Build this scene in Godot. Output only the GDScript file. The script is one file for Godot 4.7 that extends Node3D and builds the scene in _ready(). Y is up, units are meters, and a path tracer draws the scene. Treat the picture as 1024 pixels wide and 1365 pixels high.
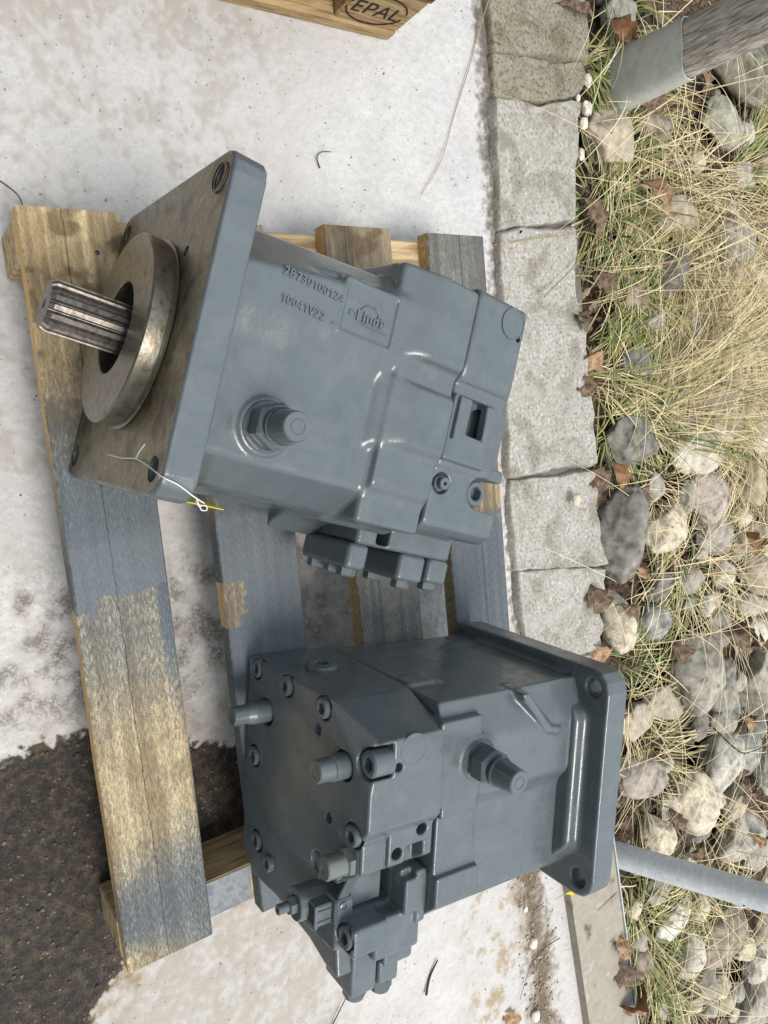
extends Node3D
# Two grey-painted hydraulic pumps lying on a small wooden pallet, seen from above beside a kerb and a bed of stones and dry grass.
# World: x runs along the pallet boards, -z away from the viewer towards the stones, y up, concrete at y = 0.

const PY := 0.11                       # height of the pallet deck
var names := {}
var M := {}

func _ready() -> void:
	# ---- camera, sky, sun, exposure
	var cam := Camera3D.new()
	cam.name = "camera"
	cam.fov = 69.5
	cam.near = 0.02
	cam.far = 400.0
	cam.transform = Transform3D(Basis(Vector3(0.08782, 0.55209, -0.82914), Vector3(-0.98725, -0.06271, -0.14632), Vector3(-0.13278, 0.83142, 0.53955)).orthonormalized(), Vector3(0.22312, 0.78837 + PY, 0.12929))
	add_child(cam)
	var sky_mat := ProceduralSkyMaterial.new()
	sky_mat.sky_top_color = Color(0.88, 0.945, 1.0)
	sky_mat.sky_horizon_color = Color(0.72, 0.745, 0.77)
	sky_mat.sky_curve = 0.8
	sky_mat.ground_bottom_color = Color(0.3, 0.28, 0.25)
	sky_mat.ground_horizon_color = Color(0.45, 0.44, 0.42)
	sky_mat.sun_angle_max = 40.0
	var cover := NoiseTexture2D.new()
	cover.width = 1024; cover.height = 512
	cover.seamless = true
	cover.noise = noise(0.006, 3, 5)
	var ramp := Gradient.new()
	ramp.colors = PackedColorArray([Color(1, 1, 1, 0.0), Color(0.96, 0.96, 0.95, 0.12), Color(1.0, 0.99, 0.97, 0.26)])
	ramp.offsets = PackedFloat32Array([0.3, 0.5, 0.75])
	cover.color_ramp = ramp
	sky_mat.sky_cover = cover
	var sky := Sky.new()
	sky.sky_material = sky_mat
	var env := Environment.new()
	env.background_mode = Environment.BG_SKY
	env.sky = sky
	env.tonemap_mode = Environment.TONE_MAPPER_LINEAR
	env.tonemap_exposure = 1.5
	env.sdfgi_enabled = true
	env.ssao_enabled = true
	env.ssil_enabled = true
	var we := WorldEnvironment.new()
	we.name = "environment"
	we.environment = env
	add_child(we)
	var sun := DirectionalLight3D.new()
	sun.name = "sun"
	sun.light_energy = 0.7
	sun.light_angular_distance = 24.0
	sun.light_color = Color(1.0, 0.975, 0.94)
	sun.shadow_enabled = true
	sun.basis = Basis.looking_at(-Vector3(0.36, 0.9, 0.02).normalized(), Vector3.RIGHT)
	add_child(sun)

	materials()
	# ---- the castings are meshed in the background while the ground is laid
	pump_with_spline()
	pump_on_its_cover()
	# ---- ground
	var far_ground := MB.new()
	far_ground.flat4(Vector3(-150, -0.09, -150), Vector3(150, -0.09, -150), Vector3(150, -0.09, 150), Vector3(-150, -0.09, 150), Vector3.UP)
	tag(obj("ground", far_ground.mesh(), M.soil), "", "", "", "structure")
	var slab_mesh := MB.new()
	slab_mesh.flat4(Vector3(-7, 0, SLAB_Z0), Vector3(8, 0, SLAB_Z0), Vector3(8, 0, SLAB_Z0 + 7.5), Vector3(-7, 0, SLAB_Z0 + 7.5), Vector3.UP,
		[Vector2(-2, 0), Vector2(3, 0), Vector2(3, 5), Vector2(-2, 5)])
	slab_mesh.flat4(Vector3(-7, 0, SLAB_Z0), Vector3(8, 0, SLAB_Z0), Vector3(8, -0.12, SLAB_Z0), Vector3(-7, -0.12, SLAB_Z0), Vector3(0, 0, -1))
	tag(obj("concrete_pavement", slab_mesh.mesh(), concrete_material()), "", "", "", "structure")
	added_sky_blockers()
	kerb()
	bed()
	# ---- objects
	pump_pallet()
	euro_pallet()
	post_and_pipe()
	grass()
	leaves()
	small_things()
	finish_castings()

# Two unseen dark walls added to block low sky and darken the pump sides.
func added_sky_blockers() -> void:
	var w := obj("added_sky_blocker", cbox(9.0, 4.6, 0.3, 0.01), M.blocker_grey, Vector3(1.1, 2.3, 3.9))
	tag(w, "unseen dark wall added behind the viewer to block low sky", "wall")
	var v := obj("added_sky_blocker", cbox(0.3, 4.6, 6.9, 0.01), M.blocker_grey, Vector3(-3.25, 2.3, 0.29))
	tag(v, "unseen dark wall added past the larger pallet to block low sky", "wall")

func small_things() -> void:
	# safety wire twisted through a flange hole, with its yellow tag below
	var o := Vector3(0.1381, 0.1295 + PY, -0.0613)
	var b := Basis(Vector3(0.9405, -0.0302, 0.3385), Vector3(0.0473, 0.998, -0.0423), Vector3(-0.3365, 0.0558, 0.94)).orthonormalized()
	var w := thing("tag_wire", "thin white wire knotted through the flange hole of the splined pump", "wire", o, b)
	obj("strand", tube(curve([Vector3(0.107, 0.010, 0.004), Vector3(0.108, 0.055, 0.005), Vector3(0.107, 0.082, 0.004), Vector3(0.111, 0.110, 0.003), Vector3(0.117, 0.136, 0.0), Vector3(0.120, 0.1375, -0.012), Vector3(0.126, 0.137, -0.026), Vector3(0.129, 0.134, -0.036)], 6), 0.00055, 6), M.wire, Vector3.ZERO, Basis.IDENTITY, w)
	obj("strand", tube(curve([Vector3(0.107, 0.082, 0.004), Vector3(0.101, 0.090, 0.005), Vector3(0.095, 0.095, 0.004)], 6), 0.0005, 6), M.wire, Vector3.ZERO, Basis.IDENTITY, w)
	obj("twist", tube(curve([Vector3(0.126, 0.1355, -0.028), Vector3(0.131, 0.132, -0.033), Vector3(0.1345, 0.130, -0.037), Vector3(0.1335, 0.130, -0.041), Vector3(0.1305, 0.130, -0.039), Vector3(0.132, 0.131, -0.034), Vector3(0.130, 0.133, -0.031)], 6), 0.0005, 6), M.wire, Vector3.ZERO, Basis.IDENTITY, w)
	var card := thing("paper_tag", "yellow tag hanging edge-on beside the splined pump's flange", "tag", o, b)
	obj("card", cbox(0.0009, 0.044, 0.032, 0.0003), M.yellow, Vector3(0.1300, 0.070, -0.056), Basis(Vector3.BACK, -0.06), card)
	obj("cord", tube(curve([Vector3(0.127, 0.134, -0.03), Vector3(0.1295, 0.12, -0.035), Vector3(0.1312, 0.108, -0.04)], 5), 0.0006, 5), M.wire, Vector3.ZERO, Basis.IDENTITY, card)
	# yellow scrap on the other flange
	var o2 := Vector3(0.653, 0.1265 + PY, -0.4634)
	var b2 := Basis(Vector3(0.989, -0.046, 0.14), Vector3(0.049, 0.999, -0.015), Vector3(-0.139, 0.022, 0.99)).orthonormalized()
	var y := thing("yellow_seal", "small torn yellow seal hanging on the lower corner of the pump flange", "seal", o2, b2)
	obj("seal_flap", slab(PackedVector2Array([Vector2(-0.008, -0.005), Vector2(0.001, -0.006), Vector2(0.007, -0.003), Vector2(0.002, 0.007), Vector2(-0.003, 0.005)]), 0.0008, 0.0), M.yellow, Vector3(0.1405, 0.098, -0.010), Basis(Vector3.RIGHT, 0.5) * Basis(Vector3.BACK, -0.6), y)
	obj("seal_thread", tube(curve([Vector3(0.137, 0.101, -0.012), Vector3(0.143, 0.094, -0.006), Vector3(0.153, 0.085, 0.002)], 5), 0.0004, 5), M.wire, Vector3.ZERO, Basis.IDENTITY, y)
	# stray bits on the concrete
	var bits := [
		["root_fibre", "tiny dark curled fibre on the clean concrete between the two pallets", [[-0.107, -0.399], [-0.119, -0.395], [-0.127, -0.402], [-0.129, -0.418]], 0.0009],
		["root_fibre", "thin dark fibre by the corner of the small pallet's first board", [[-0.055, -0.004], [-0.048, -0.014], [-0.04, -0.022], [-0.03, -0.025]], 0.0009],
		["twig", "short dark twig on the concrete below the pump with the valve", [[1.146, -0.449], [1.121, -0.461], [1.100, -0.478]], 0.0022],
		["root_fibre", "long brown fibre on the concrete under the valve pump's bolts", [[1.12, -0.275], [1.104, -0.282], [1.087, -0.295], [1.066, -0.312]], 0.0012],
		["root_fibre", "fine branching root lying across the dirt-filled joint", [[1.198, -0.75], [1.199, -0.704], [1.22, -0.674], [1.262, -0.643]], 0.0008],
		["straw", "long pale straw lying on the concrete beside the kerb", [[-0.382, -0.708], [-0.326, -0.694], [-0.278, -0.673], [-0.211, -0.641], [-0.138, -0.605], [-0.087, -0.565]], 0.0009],
		["straw", "yellow straw lying across the kerb joint", [[-0.022, -0.70], [-0.03, -0.772], [-0.04, -0.851], [-0.045, -0.897], [-0.019, -0.993]], 0.001],
		["straw", "yellow straw pointing at the pump cover from the grass", [[0.061, -0.78], [0.017, -0.847], [-0.028, -0.906], [-0.06, -0.96]], 0.0014]]
	for k in bits.size():
		var q: Array = bits[k]
		var pts := []
		for p in q[2]:
			var on_kerb: bool = p[1] < -0.705 and p[0] < 1.0
			pts.append(Vector3(p[0], (0.024 if on_kerb else 0.002) + 0.004 * absf(sin(p[0] * 31.0)), p[1]))
		var m: Material = M.straw if q[0] == "straw" else M.twig
		tag(obj(q[0], tube(curve(pts, 5), q[3], 5, q[3] * 0.5), m), q[1], "straw" if q[0] == "straw" else ("twig" if q[0] == "twig" else "root"))
	leaf(1.29, 0.006, -0.622, Vector3(0.1, 0.6, 0.1), 0.05, 0.03, 0.25, M.leaf_pale, "small tan leaf alone on the concrete at the photo's lower edge", 91)
	for p in [[0.99, -0.95, 0.3, "dark bent twig resting on the broad grey stone"], [0.93, -1.18, 2.6, "thin dark twig beside the cream round stones"]]:
		tag(obj("twig", tube(curve([Vector3(p[0] - 0.06, 0.03, p[1] - 0.25), Vector3(p[0], 0.055, p[1] - 0.3), Vector3(p[0] + 0.02, 0.05, p[1] - 0.36), Vector3(p[0] + 0.03, 0.045, p[1] - 0.44)], 5), 0.0018, 6, 0.001), M.twig), p[3], "twig")
	var peb := [[1.176, -0.685, 0.011, "white pebble in the middle of the dirt-filled joint"], [1.315, -0.679, 0.012, "whitest pebble at the lowest end of the joint"], [1.107, -0.674, 0.006, "tiny pale chip near the flange end of the joint"],
		[-0.295, -0.925, 0.011, "bluish white pebble in the gap below the sheathed post"], [-0.25, -0.918, 0.013, "white pebble lying at the kerb's second joint"], [-0.225, -0.91, 0.011, "small white pebble pressed to the kerb's inner rim"],
		[-0.175, -0.9, 0.01, "longish white pebble by the kerb beside the pale wedged stone"], [-0.265, -0.9, 0.006, "tiny white chip on the kerb's second joint"], [0.398, -0.83, 0.012, "flat cream shell-like chip lying on top of the kerb"]]
	for k in peb.size():
		var p: Array = peb[k]
		var up: float = 0.024 if p[1] > -0.86 and p[0] < 1.0 else (0.0 if p[0] > 1.0 else 0.012)
		tag(obj("pebble", rock(p[2], p[2] * (0.35 if k == 8 else 0.6), p[2] * 0.8, 800 + k, 0.6, 7), M.stone_white if k != 8 else M.stone_cream, Vector3(p[0], up + p[2] * 0.3, p[1])), p[3], "pebble", "white pebbles along the kerb and joint")
	# grit strewn over the slab and the caked dirt
	var rng := RandomNumberGenerator.new()
	rng.seed = 5
	var mm := MultiMesh.new()
	mm.transform_format = MultiMesh.TRANSFORM_3D
	mm.use_colors = true
	mm.mesh = rock(1.0, 0.6, 0.8, 5, 0.7, 3)
	mm.instance_count = 2600
	for k in mm.instance_count:
		var x := rng.randf_range(-0.6, 1.6)
		var z := rng.randf_range(-0.7, 0.3)
		var c := Color(0.06, 0.05, 0.04)
		var s := 0.0005 + 0.0012 * rng.randf() * rng.randf()
		if k < 1500:
			x = rng.randf_range(0.55, 0.95)
			z = rng.randf_range(-0.24, 0.3)
			if dirt_edge(x, z) < 0.005: s = 0.0004
			else:
				s = 0.0006 + 0.0026 * pow(rng.randf(), 3.0)
				c = Color(0.05, 0.04, 0.028).lerp(Color(0.22, 0.18, 0.12), rng.randf() * rng.randf())
		elif k < 2050:
			x = rng.randf_range(0.98, 1.5)
			z = -0.69 + rng.randfn() * 0.02
			s = 0.0008 + 0.0028 * pow(rng.randf(), 2.0)
			c = Color(0.14, 0.11, 0.075).lerp(Color(0.4, 0.36, 0.3), rng.randf())
		mm.set_instance_transform(k, Transform3D(Basis(Vector3.UP, rng.randf() * TAU).scaled(Vector3.ONE * s), Vector3(x, s * 0.3, z)))
		mm.set_instance_color(k, c)
	var g := MultiMeshInstance3D.new()
	g.name = "grit"
	g.multimesh = mm
	g.material_override = M.litter
	add_child(g)
	tag(g, "dark grit strewn over the concrete and the caked dirt", "grit", "", "stuff")

# ---------------------------------------------------------------- object helpers
func numbered(n: String) -> String:
	if not names.has(n):
		names[n] = 0
		return n
	names[n] += 1
	return "%s_%03d" % [n, names[n]]

func tag(o: Node, label := "", category := "", group := "", kind := "") -> Node:
	if label: o.set_meta("label", label)
	if category: o.set_meta("category", category)
	if group: o.set_meta("group", group)
	if kind: o.set_meta("kind", kind)
	return o

func thing(called: String, label: String, category: String, at := Vector3.ZERO, basis_ := Basis.IDENTITY, group := "") -> Node3D:
	var o := Node3D.new()
	o.name = numbered(called)
	o.transform = Transform3D(basis_, at)
	add_child(o)
	tag(o, label, category, group)
	return o

func obj(called: String, mesh: Mesh, mat: Material, at := Vector3.ZERO, basis_ := Basis.IDENTITY, parent: Node = null) -> MeshInstance3D:
	var o := MeshInstance3D.new()
	o.name = called if parent else numbered(called)
	o.mesh = mesh
	if mat: o.material_override = mat
	o.transform = Transform3D(basis_, at)
	if parent:
		parent.add_child(o, true)
	else:
		add_child(o)
	return o

func ax(d: String) -> Basis:          # turns +y to the named axis
	match d:
		"z": return Basis(Vector3.RIGHT, PI / 2)
		"-z": return Basis(Vector3.RIGHT, -PI / 2)
		"x": return Basis(Vector3.BACK, -PI / 2)
		"-x": return Basis(Vector3.BACK, PI / 2)
		"-y": return Basis(Vector3.RIGHT, PI)
	return Basis.IDENTITY

# ---------------------------------------------------------------- mesh helpers
class MB:
	var v := PackedVector3Array()
	var n := PackedVector3Array()
	var u := PackedVector2Array()
	var c := PackedColorArray()
	var i := PackedInt32Array()
	func vert(p: Vector3, nn: Vector3, uv := Vector2.ZERO, col := Color.WHITE) -> int:
		v.append(p); n.append(nn); u.append(uv); c.append(col)
		return v.size() - 1
	func tri(a: int, b: int, d: int) -> void:
		var fn := (v[d] - v[a]).cross(v[b] - v[a])
		if fn.dot(n[a] + n[b] + n[d]) < 0.0:
			i.append(a); i.append(d); i.append(b)
		else:
			i.append(a); i.append(b); i.append(d)
	func quad(a: int, b: int, d: int, e: int) -> void:
		tri(a, b, d); tri(a, d, e)
	func flat4(p: Vector3, q: Vector3, r: Vector3, s: Vector3, out: Vector3, uvs := []) -> void:
		var nn := (q - p).cross(s - p).normalized()
		if nn.length() < 0.5: nn = (q - p).cross(r - p).normalized()
		if nn.length() < 0.5: nn = (r - p).cross(s - p).normalized()
		if nn.dot(out) < 0.0: nn = -nn
		var k := []
		var ps := [p, q, r, s]
		for j in 4:
			k.append(vert(ps[j], nn, uvs[j] if uvs.size() == 4 else Vector2.ZERO))
		quad(k[0], k[1], k[2], k[3])
	func mesh() -> ArrayMesh:
		var a := []
		a.resize(Mesh.ARRAY_MAX)
		a[Mesh.ARRAY_VERTEX] = v
		a[Mesh.ARRAY_NORMAL] = n
		a[Mesh.ARRAY_TEX_UV] = u
		a[Mesh.ARRAY_COLOR] = c
		a[Mesh.ARRAY_INDEX] = i
		var m := ArrayMesh.new()
		m.add_surface_from_arrays(Mesh.PRIMITIVE_TRIANGLES, a)
		return m

# profile rows [r, h] or [r, h, 1] (1: hexagonal); solid of revolution round +y
func lathe(prof: Array, seg := 36) -> ArrayMesh:
	var b := MB.new()
	for k in prof.size() - 1:
		var p: Array = prof[k]
		var q: Array = prof[k + 1]
		var hex: bool = (p.size() > 2 and p[2]) or (q.size() > 2 and q[2])
		var nn := Vector2(q[1] - p[1], p[0] - q[0]).normalized()
		var rows := []
		for s in seg + 1:
			var t := TAU * s / seg
			var f := cos(PI / 6) / cos(fposmod(t, PI / 3) - PI / 6)
			var rp: float = p[0] * (f if p.size() > 2 and p[2] else 1.0)
			var rq: float = q[0] * (f if q.size() > 2 and q[2] else 1.0)
			var dir := Vector3(cos(t), 0, sin(t))
			rows.append([dir * rp + Vector3(0, p[1], 0), dir * rq + Vector3(0, q[1], 0), t])
		for s in seg:
			var a: Array = rows[s]
			var d: Array = rows[s + 1]
			var t0: float = a[2]
			var t1: float = d[2]
			if hex:
				t0 = floor((t0 + 1e-4) / (PI / 3)) * PI / 3 + PI / 6
				t1 = t0
			var n0 := Vector3(cos(t0) * nn.x, nn.y, sin(t0) * nn.x)
			var n1 := Vector3(cos(t1) * nn.x, nn.y, sin(t1) * nn.x)
			b.quad(b.vert(a[0], n0), b.vert(a[1], n0), b.vert(d[1], n1), b.vert(d[0], n1))
	return b.mesh()

func cbox(sx: float, sy: float, sz: float, bev := 0.001) -> ArrayMesh:   # chamfered box, centre at the origin
	var b := MB.new()
	var h := Vector3(sx, sy, sz) / 2
	var g := h - Vector3.ONE * bev
	for a in 3:
		var u := (a + 1) % 3
		var w := (a + 2) % 3
		for s in [-1.0, 1.0]:
			var ps := []
			for e in [[-1, -1], [1, -1], [1, 1], [-1, 1]]:
				var p := Vector3.ZERO
				p[a] = h[a] * s; p[u] = g[u] * e[0]; p[w] = g[w] * e[1]
				ps.append(p)
			var o := Vector3.ZERO
			o[a] = s
			b.flat4(ps[0], ps[1], ps[2], ps[3], o)
			for t in [-1.0, 1.0]:       # edge between +-a and +-u, along w
				var p0 := Vector3.ZERO
				p0[a] = h[a] * s; p0[u] = g[u] * t; p0[w] = -g[w]
				var p1 := p0
				p1[w] = g[w]
				var p2 := p1
				p2[a] = g[a] * s; p2[u] = h[u] * t
				var p3 := p2
				p3[w] = -g[w]
				var oo := Vector3.ZERO
				oo[a] = s; oo[u] = t
				b.flat4(p0, p1, p2, p3, oo)
	for x in [-1.0, 1.0]:
		for y in [-1.0, 1.0]:
			for z in [-1.0, 1.0]:
				var o := Vector3(x, y, z)
				var n := o.normalized()
				b.tri(b.vert(Vector3(h.x, g.y, g.z) * o, n), b.vert(Vector3(g.x, h.y, g.z) * o, n), b.vert(Vector3(g.x, g.y, h.z) * o, n))
	return b.mesh()

func tube(pts: Array, r: float, seg := 6, r_end := -1.0) -> ArrayMesh:
	var b := MB.new()
	var prev := []
	for k in pts.size():
		var t: Vector3 = (pts[min(k + 1, pts.size() - 1)] - pts[max(k - 1, 0)]).normalized()
		var side := t.cross(Vector3(0.31, 0.9, 0.27)).normalized()
		var up := side.cross(t)
		var rr := r if r_end < 0.0 else lerpf(r, r_end, float(k) / (pts.size() - 1))
		var row := []
		for s in seg:
			var a := TAU * s / seg
			var d := side * cos(a) + up * sin(a)
			row.append(b.vert(pts[k] + d * rr, d))
		if k:
			for s in seg:
				b.quad(prev[s], row[s], row[(s + 1) % seg], prev[(s + 1) % seg])
		if k == 0 or k == pts.size() - 1:
			var nn := -t if k == 0 else t
			var mid := b.vert(pts[k], nn)
			for s in seg:
				b.tri(mid, b.vert(b.v[row[s]], nn), b.vert(b.v[row[(s + 1) % seg]], nn))
		prev = row
	return b.mesh()

func curve(pts: Array, steps := 6) -> Array:     # a smooth line through the points
	var out := []
	for k in pts.size() - 1:
		for s in steps:
			out.append((pts[k] as Vector3).cubic_interpolate(pts[k + 1], pts[max(k - 1, 0)], pts[min(k + 2, pts.size() - 1)], float(s) / steps))
	out.append(pts[-1])
	return out

# flat polygon (x,z pairs) given thickness, chamfered on top; y from 0 to h
func slab(poly: PackedVector2Array, h: float, bev := 0.0006) -> ArrayMesh:
	var b := MB.new()
	var top := poly
	if bev > 0.0:
		var off := Geometry2D.offset_polygon(poly, -bev)
		if off.size() == 1 and off[0].size() == poly.size():
			var best := 0
			for k in off[0].size():
				if off[0][k].distance_to(poly[0]) < off[0][best].distance_to(poly[0]): best = k
			top = PackedVector2Array()
			for k in poly.size(): top.append(off[0][(best + k) % poly.size()])
	var n := poly.size()
	var mid := Vector2.ZERO
	for p in poly: mid += p / n
	var tr := Geometry2D.triangulate_polygon(top)
	var base := []
	for p in top: base.append(b.vert(Vector3(p.x, h, p.y), Vector3.UP, p))
	for k in range(0, tr.size(), 3): b.tri(base[tr[k]], base[tr[k + 1]], base[tr[k + 2]])
	var hb := h - bev if top != poly else h
	for k in n:
		var p := poly[k]
		var q := poly[(k + 1) % n]
		var d := (q - p).orthogonal()
		var o := Vector3(d.x, 0, d.y)
		if Geometry2D.is_point_in_polygon((p + q) / 2 + d.normalized() * 1e-4, poly): o = -o
		b.flat4(Vector3(p.x, 0, p.y), Vector3(q.x, 0, q.y), Vector3(q.x, hb, q.y), Vector3(p.x, hb, p.y), o)
		if top != poly:
			var p2 := top[k]
			var q2 := top[(k + 1) % n]
			b.flat4(Vector3(p.x, hb, p.y), Vector3(q.x, hb, q.y), Vector3(q2.x, h, q2.y), Vector3(p2.x, h, p2.y), o.normalized() + Vector3.UP)
	return b.mesh()

# ---------------------------------------------------------------- castings: a distance field meshed as surface nets
# rows in millimetres: ["box", op, k, cx,cy,cz, hx,hy,hz, r] ["cyl", op, k, axis, cx,cy,cz, r, half, round]
# ["poly", op, k, axis, lo, hi, round, [u,v, u,v ...]] ["hull", op, k, soft, [nx,ny,nz,d ...]]; op 1 adds, -1 cuts, k blends
func field(p: Array, x: float, y: float, z: float) -> float:
	match p[0]:
		"box":
			var r: float = p[9]
			var a: float = absf(x - p[3]) - p[6] + r
			var b: float = absf(y - p[4]) - p[7] + r
			var c: float = absf(z - p[5]) - p[8] + r
			var o := maxf(a, maxf(b, c))
			if o <= 0.0: return o - r
			return Vector3(maxf(a, 0.0), maxf(b, 0.0), maxf(c, 0.0)).length() - r
		"cyl":
			var dx: float = x - p[4]
			var dy: float = y - p[5]
			var dz: float = z - p[6]
			var along := dx
			var rad := 0.0
			if p[3] == 0: rad = sqrt(dy * dy + dz * dz)
			elif p[3] == 1:
				along = dy
				rad = sqrt(dx * dx + dz * dz)
			else:
				along = dz
				rad = sqrt(dx * dx + dy * dy)
			var a: float = rad - p[7] + p[9]
			var b: float = absf(along) - p[8] + p[9]
			if a <= 0.0 or b <= 0.0: return maxf(a, b) - p[9]
			return sqrt(a * a + b * b) - p[9]
		"poly":
			var u := x
			var v := y
			var w := z
			if p[3] == 0:
				u = y; v = z; w = x
			elif p[3] == 1:
				v = z; w = y
			var q: PackedFloat32Array = p[7]
			var n := q.size()
			var d := 1e12
			var s := 1.0
			var ju := q[n - 2]
			var jv := q[n - 1]
			for k in range(0, n, 2):
				var iu := q[k]
				var iv := q[k + 1]
				var eu := ju - iu
				var ev := jv - iv
				var wu := u - iu
				var wv := v - iv
				var t := clampf((wu * eu + wv * ev) / (eu * eu + ev * ev), 0.0, 1.0)
				var bu := wu - eu * t
				var bv := wv - ev * t
				d = minf(d, bu * bu + bv * bv)
				var c1 := v >= iv
				var c2 := v < jv
				var c3 := eu * wv > ev * wu
				if (c1 and c2 and c3) or not (c1 or c2 or c3): s = -s
				ju = iu; jv = iv
			var r: float = p[6]
			var a := s * sqrt(d) + r
			var b: float = maxf(p[4] - w, w - p[5]) + r
			if a <= 0.0 or b <= 0.0: return maxf(a, b) - r
			return sqrt(a * a + b * b) - r
		_:
			var q: PackedFloat32Array = p[4]
			var soft: float = p[3]
			var d := q[0] * x + q[1] * y + q[2] * z - q[3]
			for k in range(4, q.size(), 4):
				var e := q[k] * x + q[k + 1] * y + q[k + 2] * z - q[k + 3]
				var h := maxf(soft - absf(d - e), 0.0)
				d = maxf(d, e) + h * h / (4.0 * soft)
			return d
	return 0.0

func mixed(prims: Array, x: float, y: float, z: float) -> float:
	var d := 1e3
	for p in prims:
		var e := field(p, x, y, z)
		var k: float = p[2]
		if p[1] > 0:
			if k > 0.0:
				var h := maxf(k - absf(d - e), 0.0)
				d = minf(d, e) - h * h / (4.0 * k)
			else: d = minf(d, e)
		else:
			e = -e
			if k > 0.0:
				var h := maxf(k - absf(d - e), 0.0)
				d = maxf(d, e) + h * h / (4.0 * k)
			else: d = maxf(d, e)
	return d

var jobs := []

func casting(prims: Array, lo: Vector3, hi: Vector3, cell := 2.0) -> ArrayMesh:     # meshed in the background, filled in by finish_castings()
	var m := ArrayMesh.new()
	var job := {"mesh": m}
	job.task = WorkerThreadPool.add_task(func() -> void: job.arrays = surface_nets(prims, lo, hi, cell))
	jobs.append(job)
	return m

func finish_castings() -> void:
	for j in jobs:
		WorkerThreadPool.wait_for_task_completion(j.task)
		(j.mesh as ArrayMesh).add_surface_from_arrays(Mesh.PRIMITIVE_TRIANGLES, j.arrays)

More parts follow.
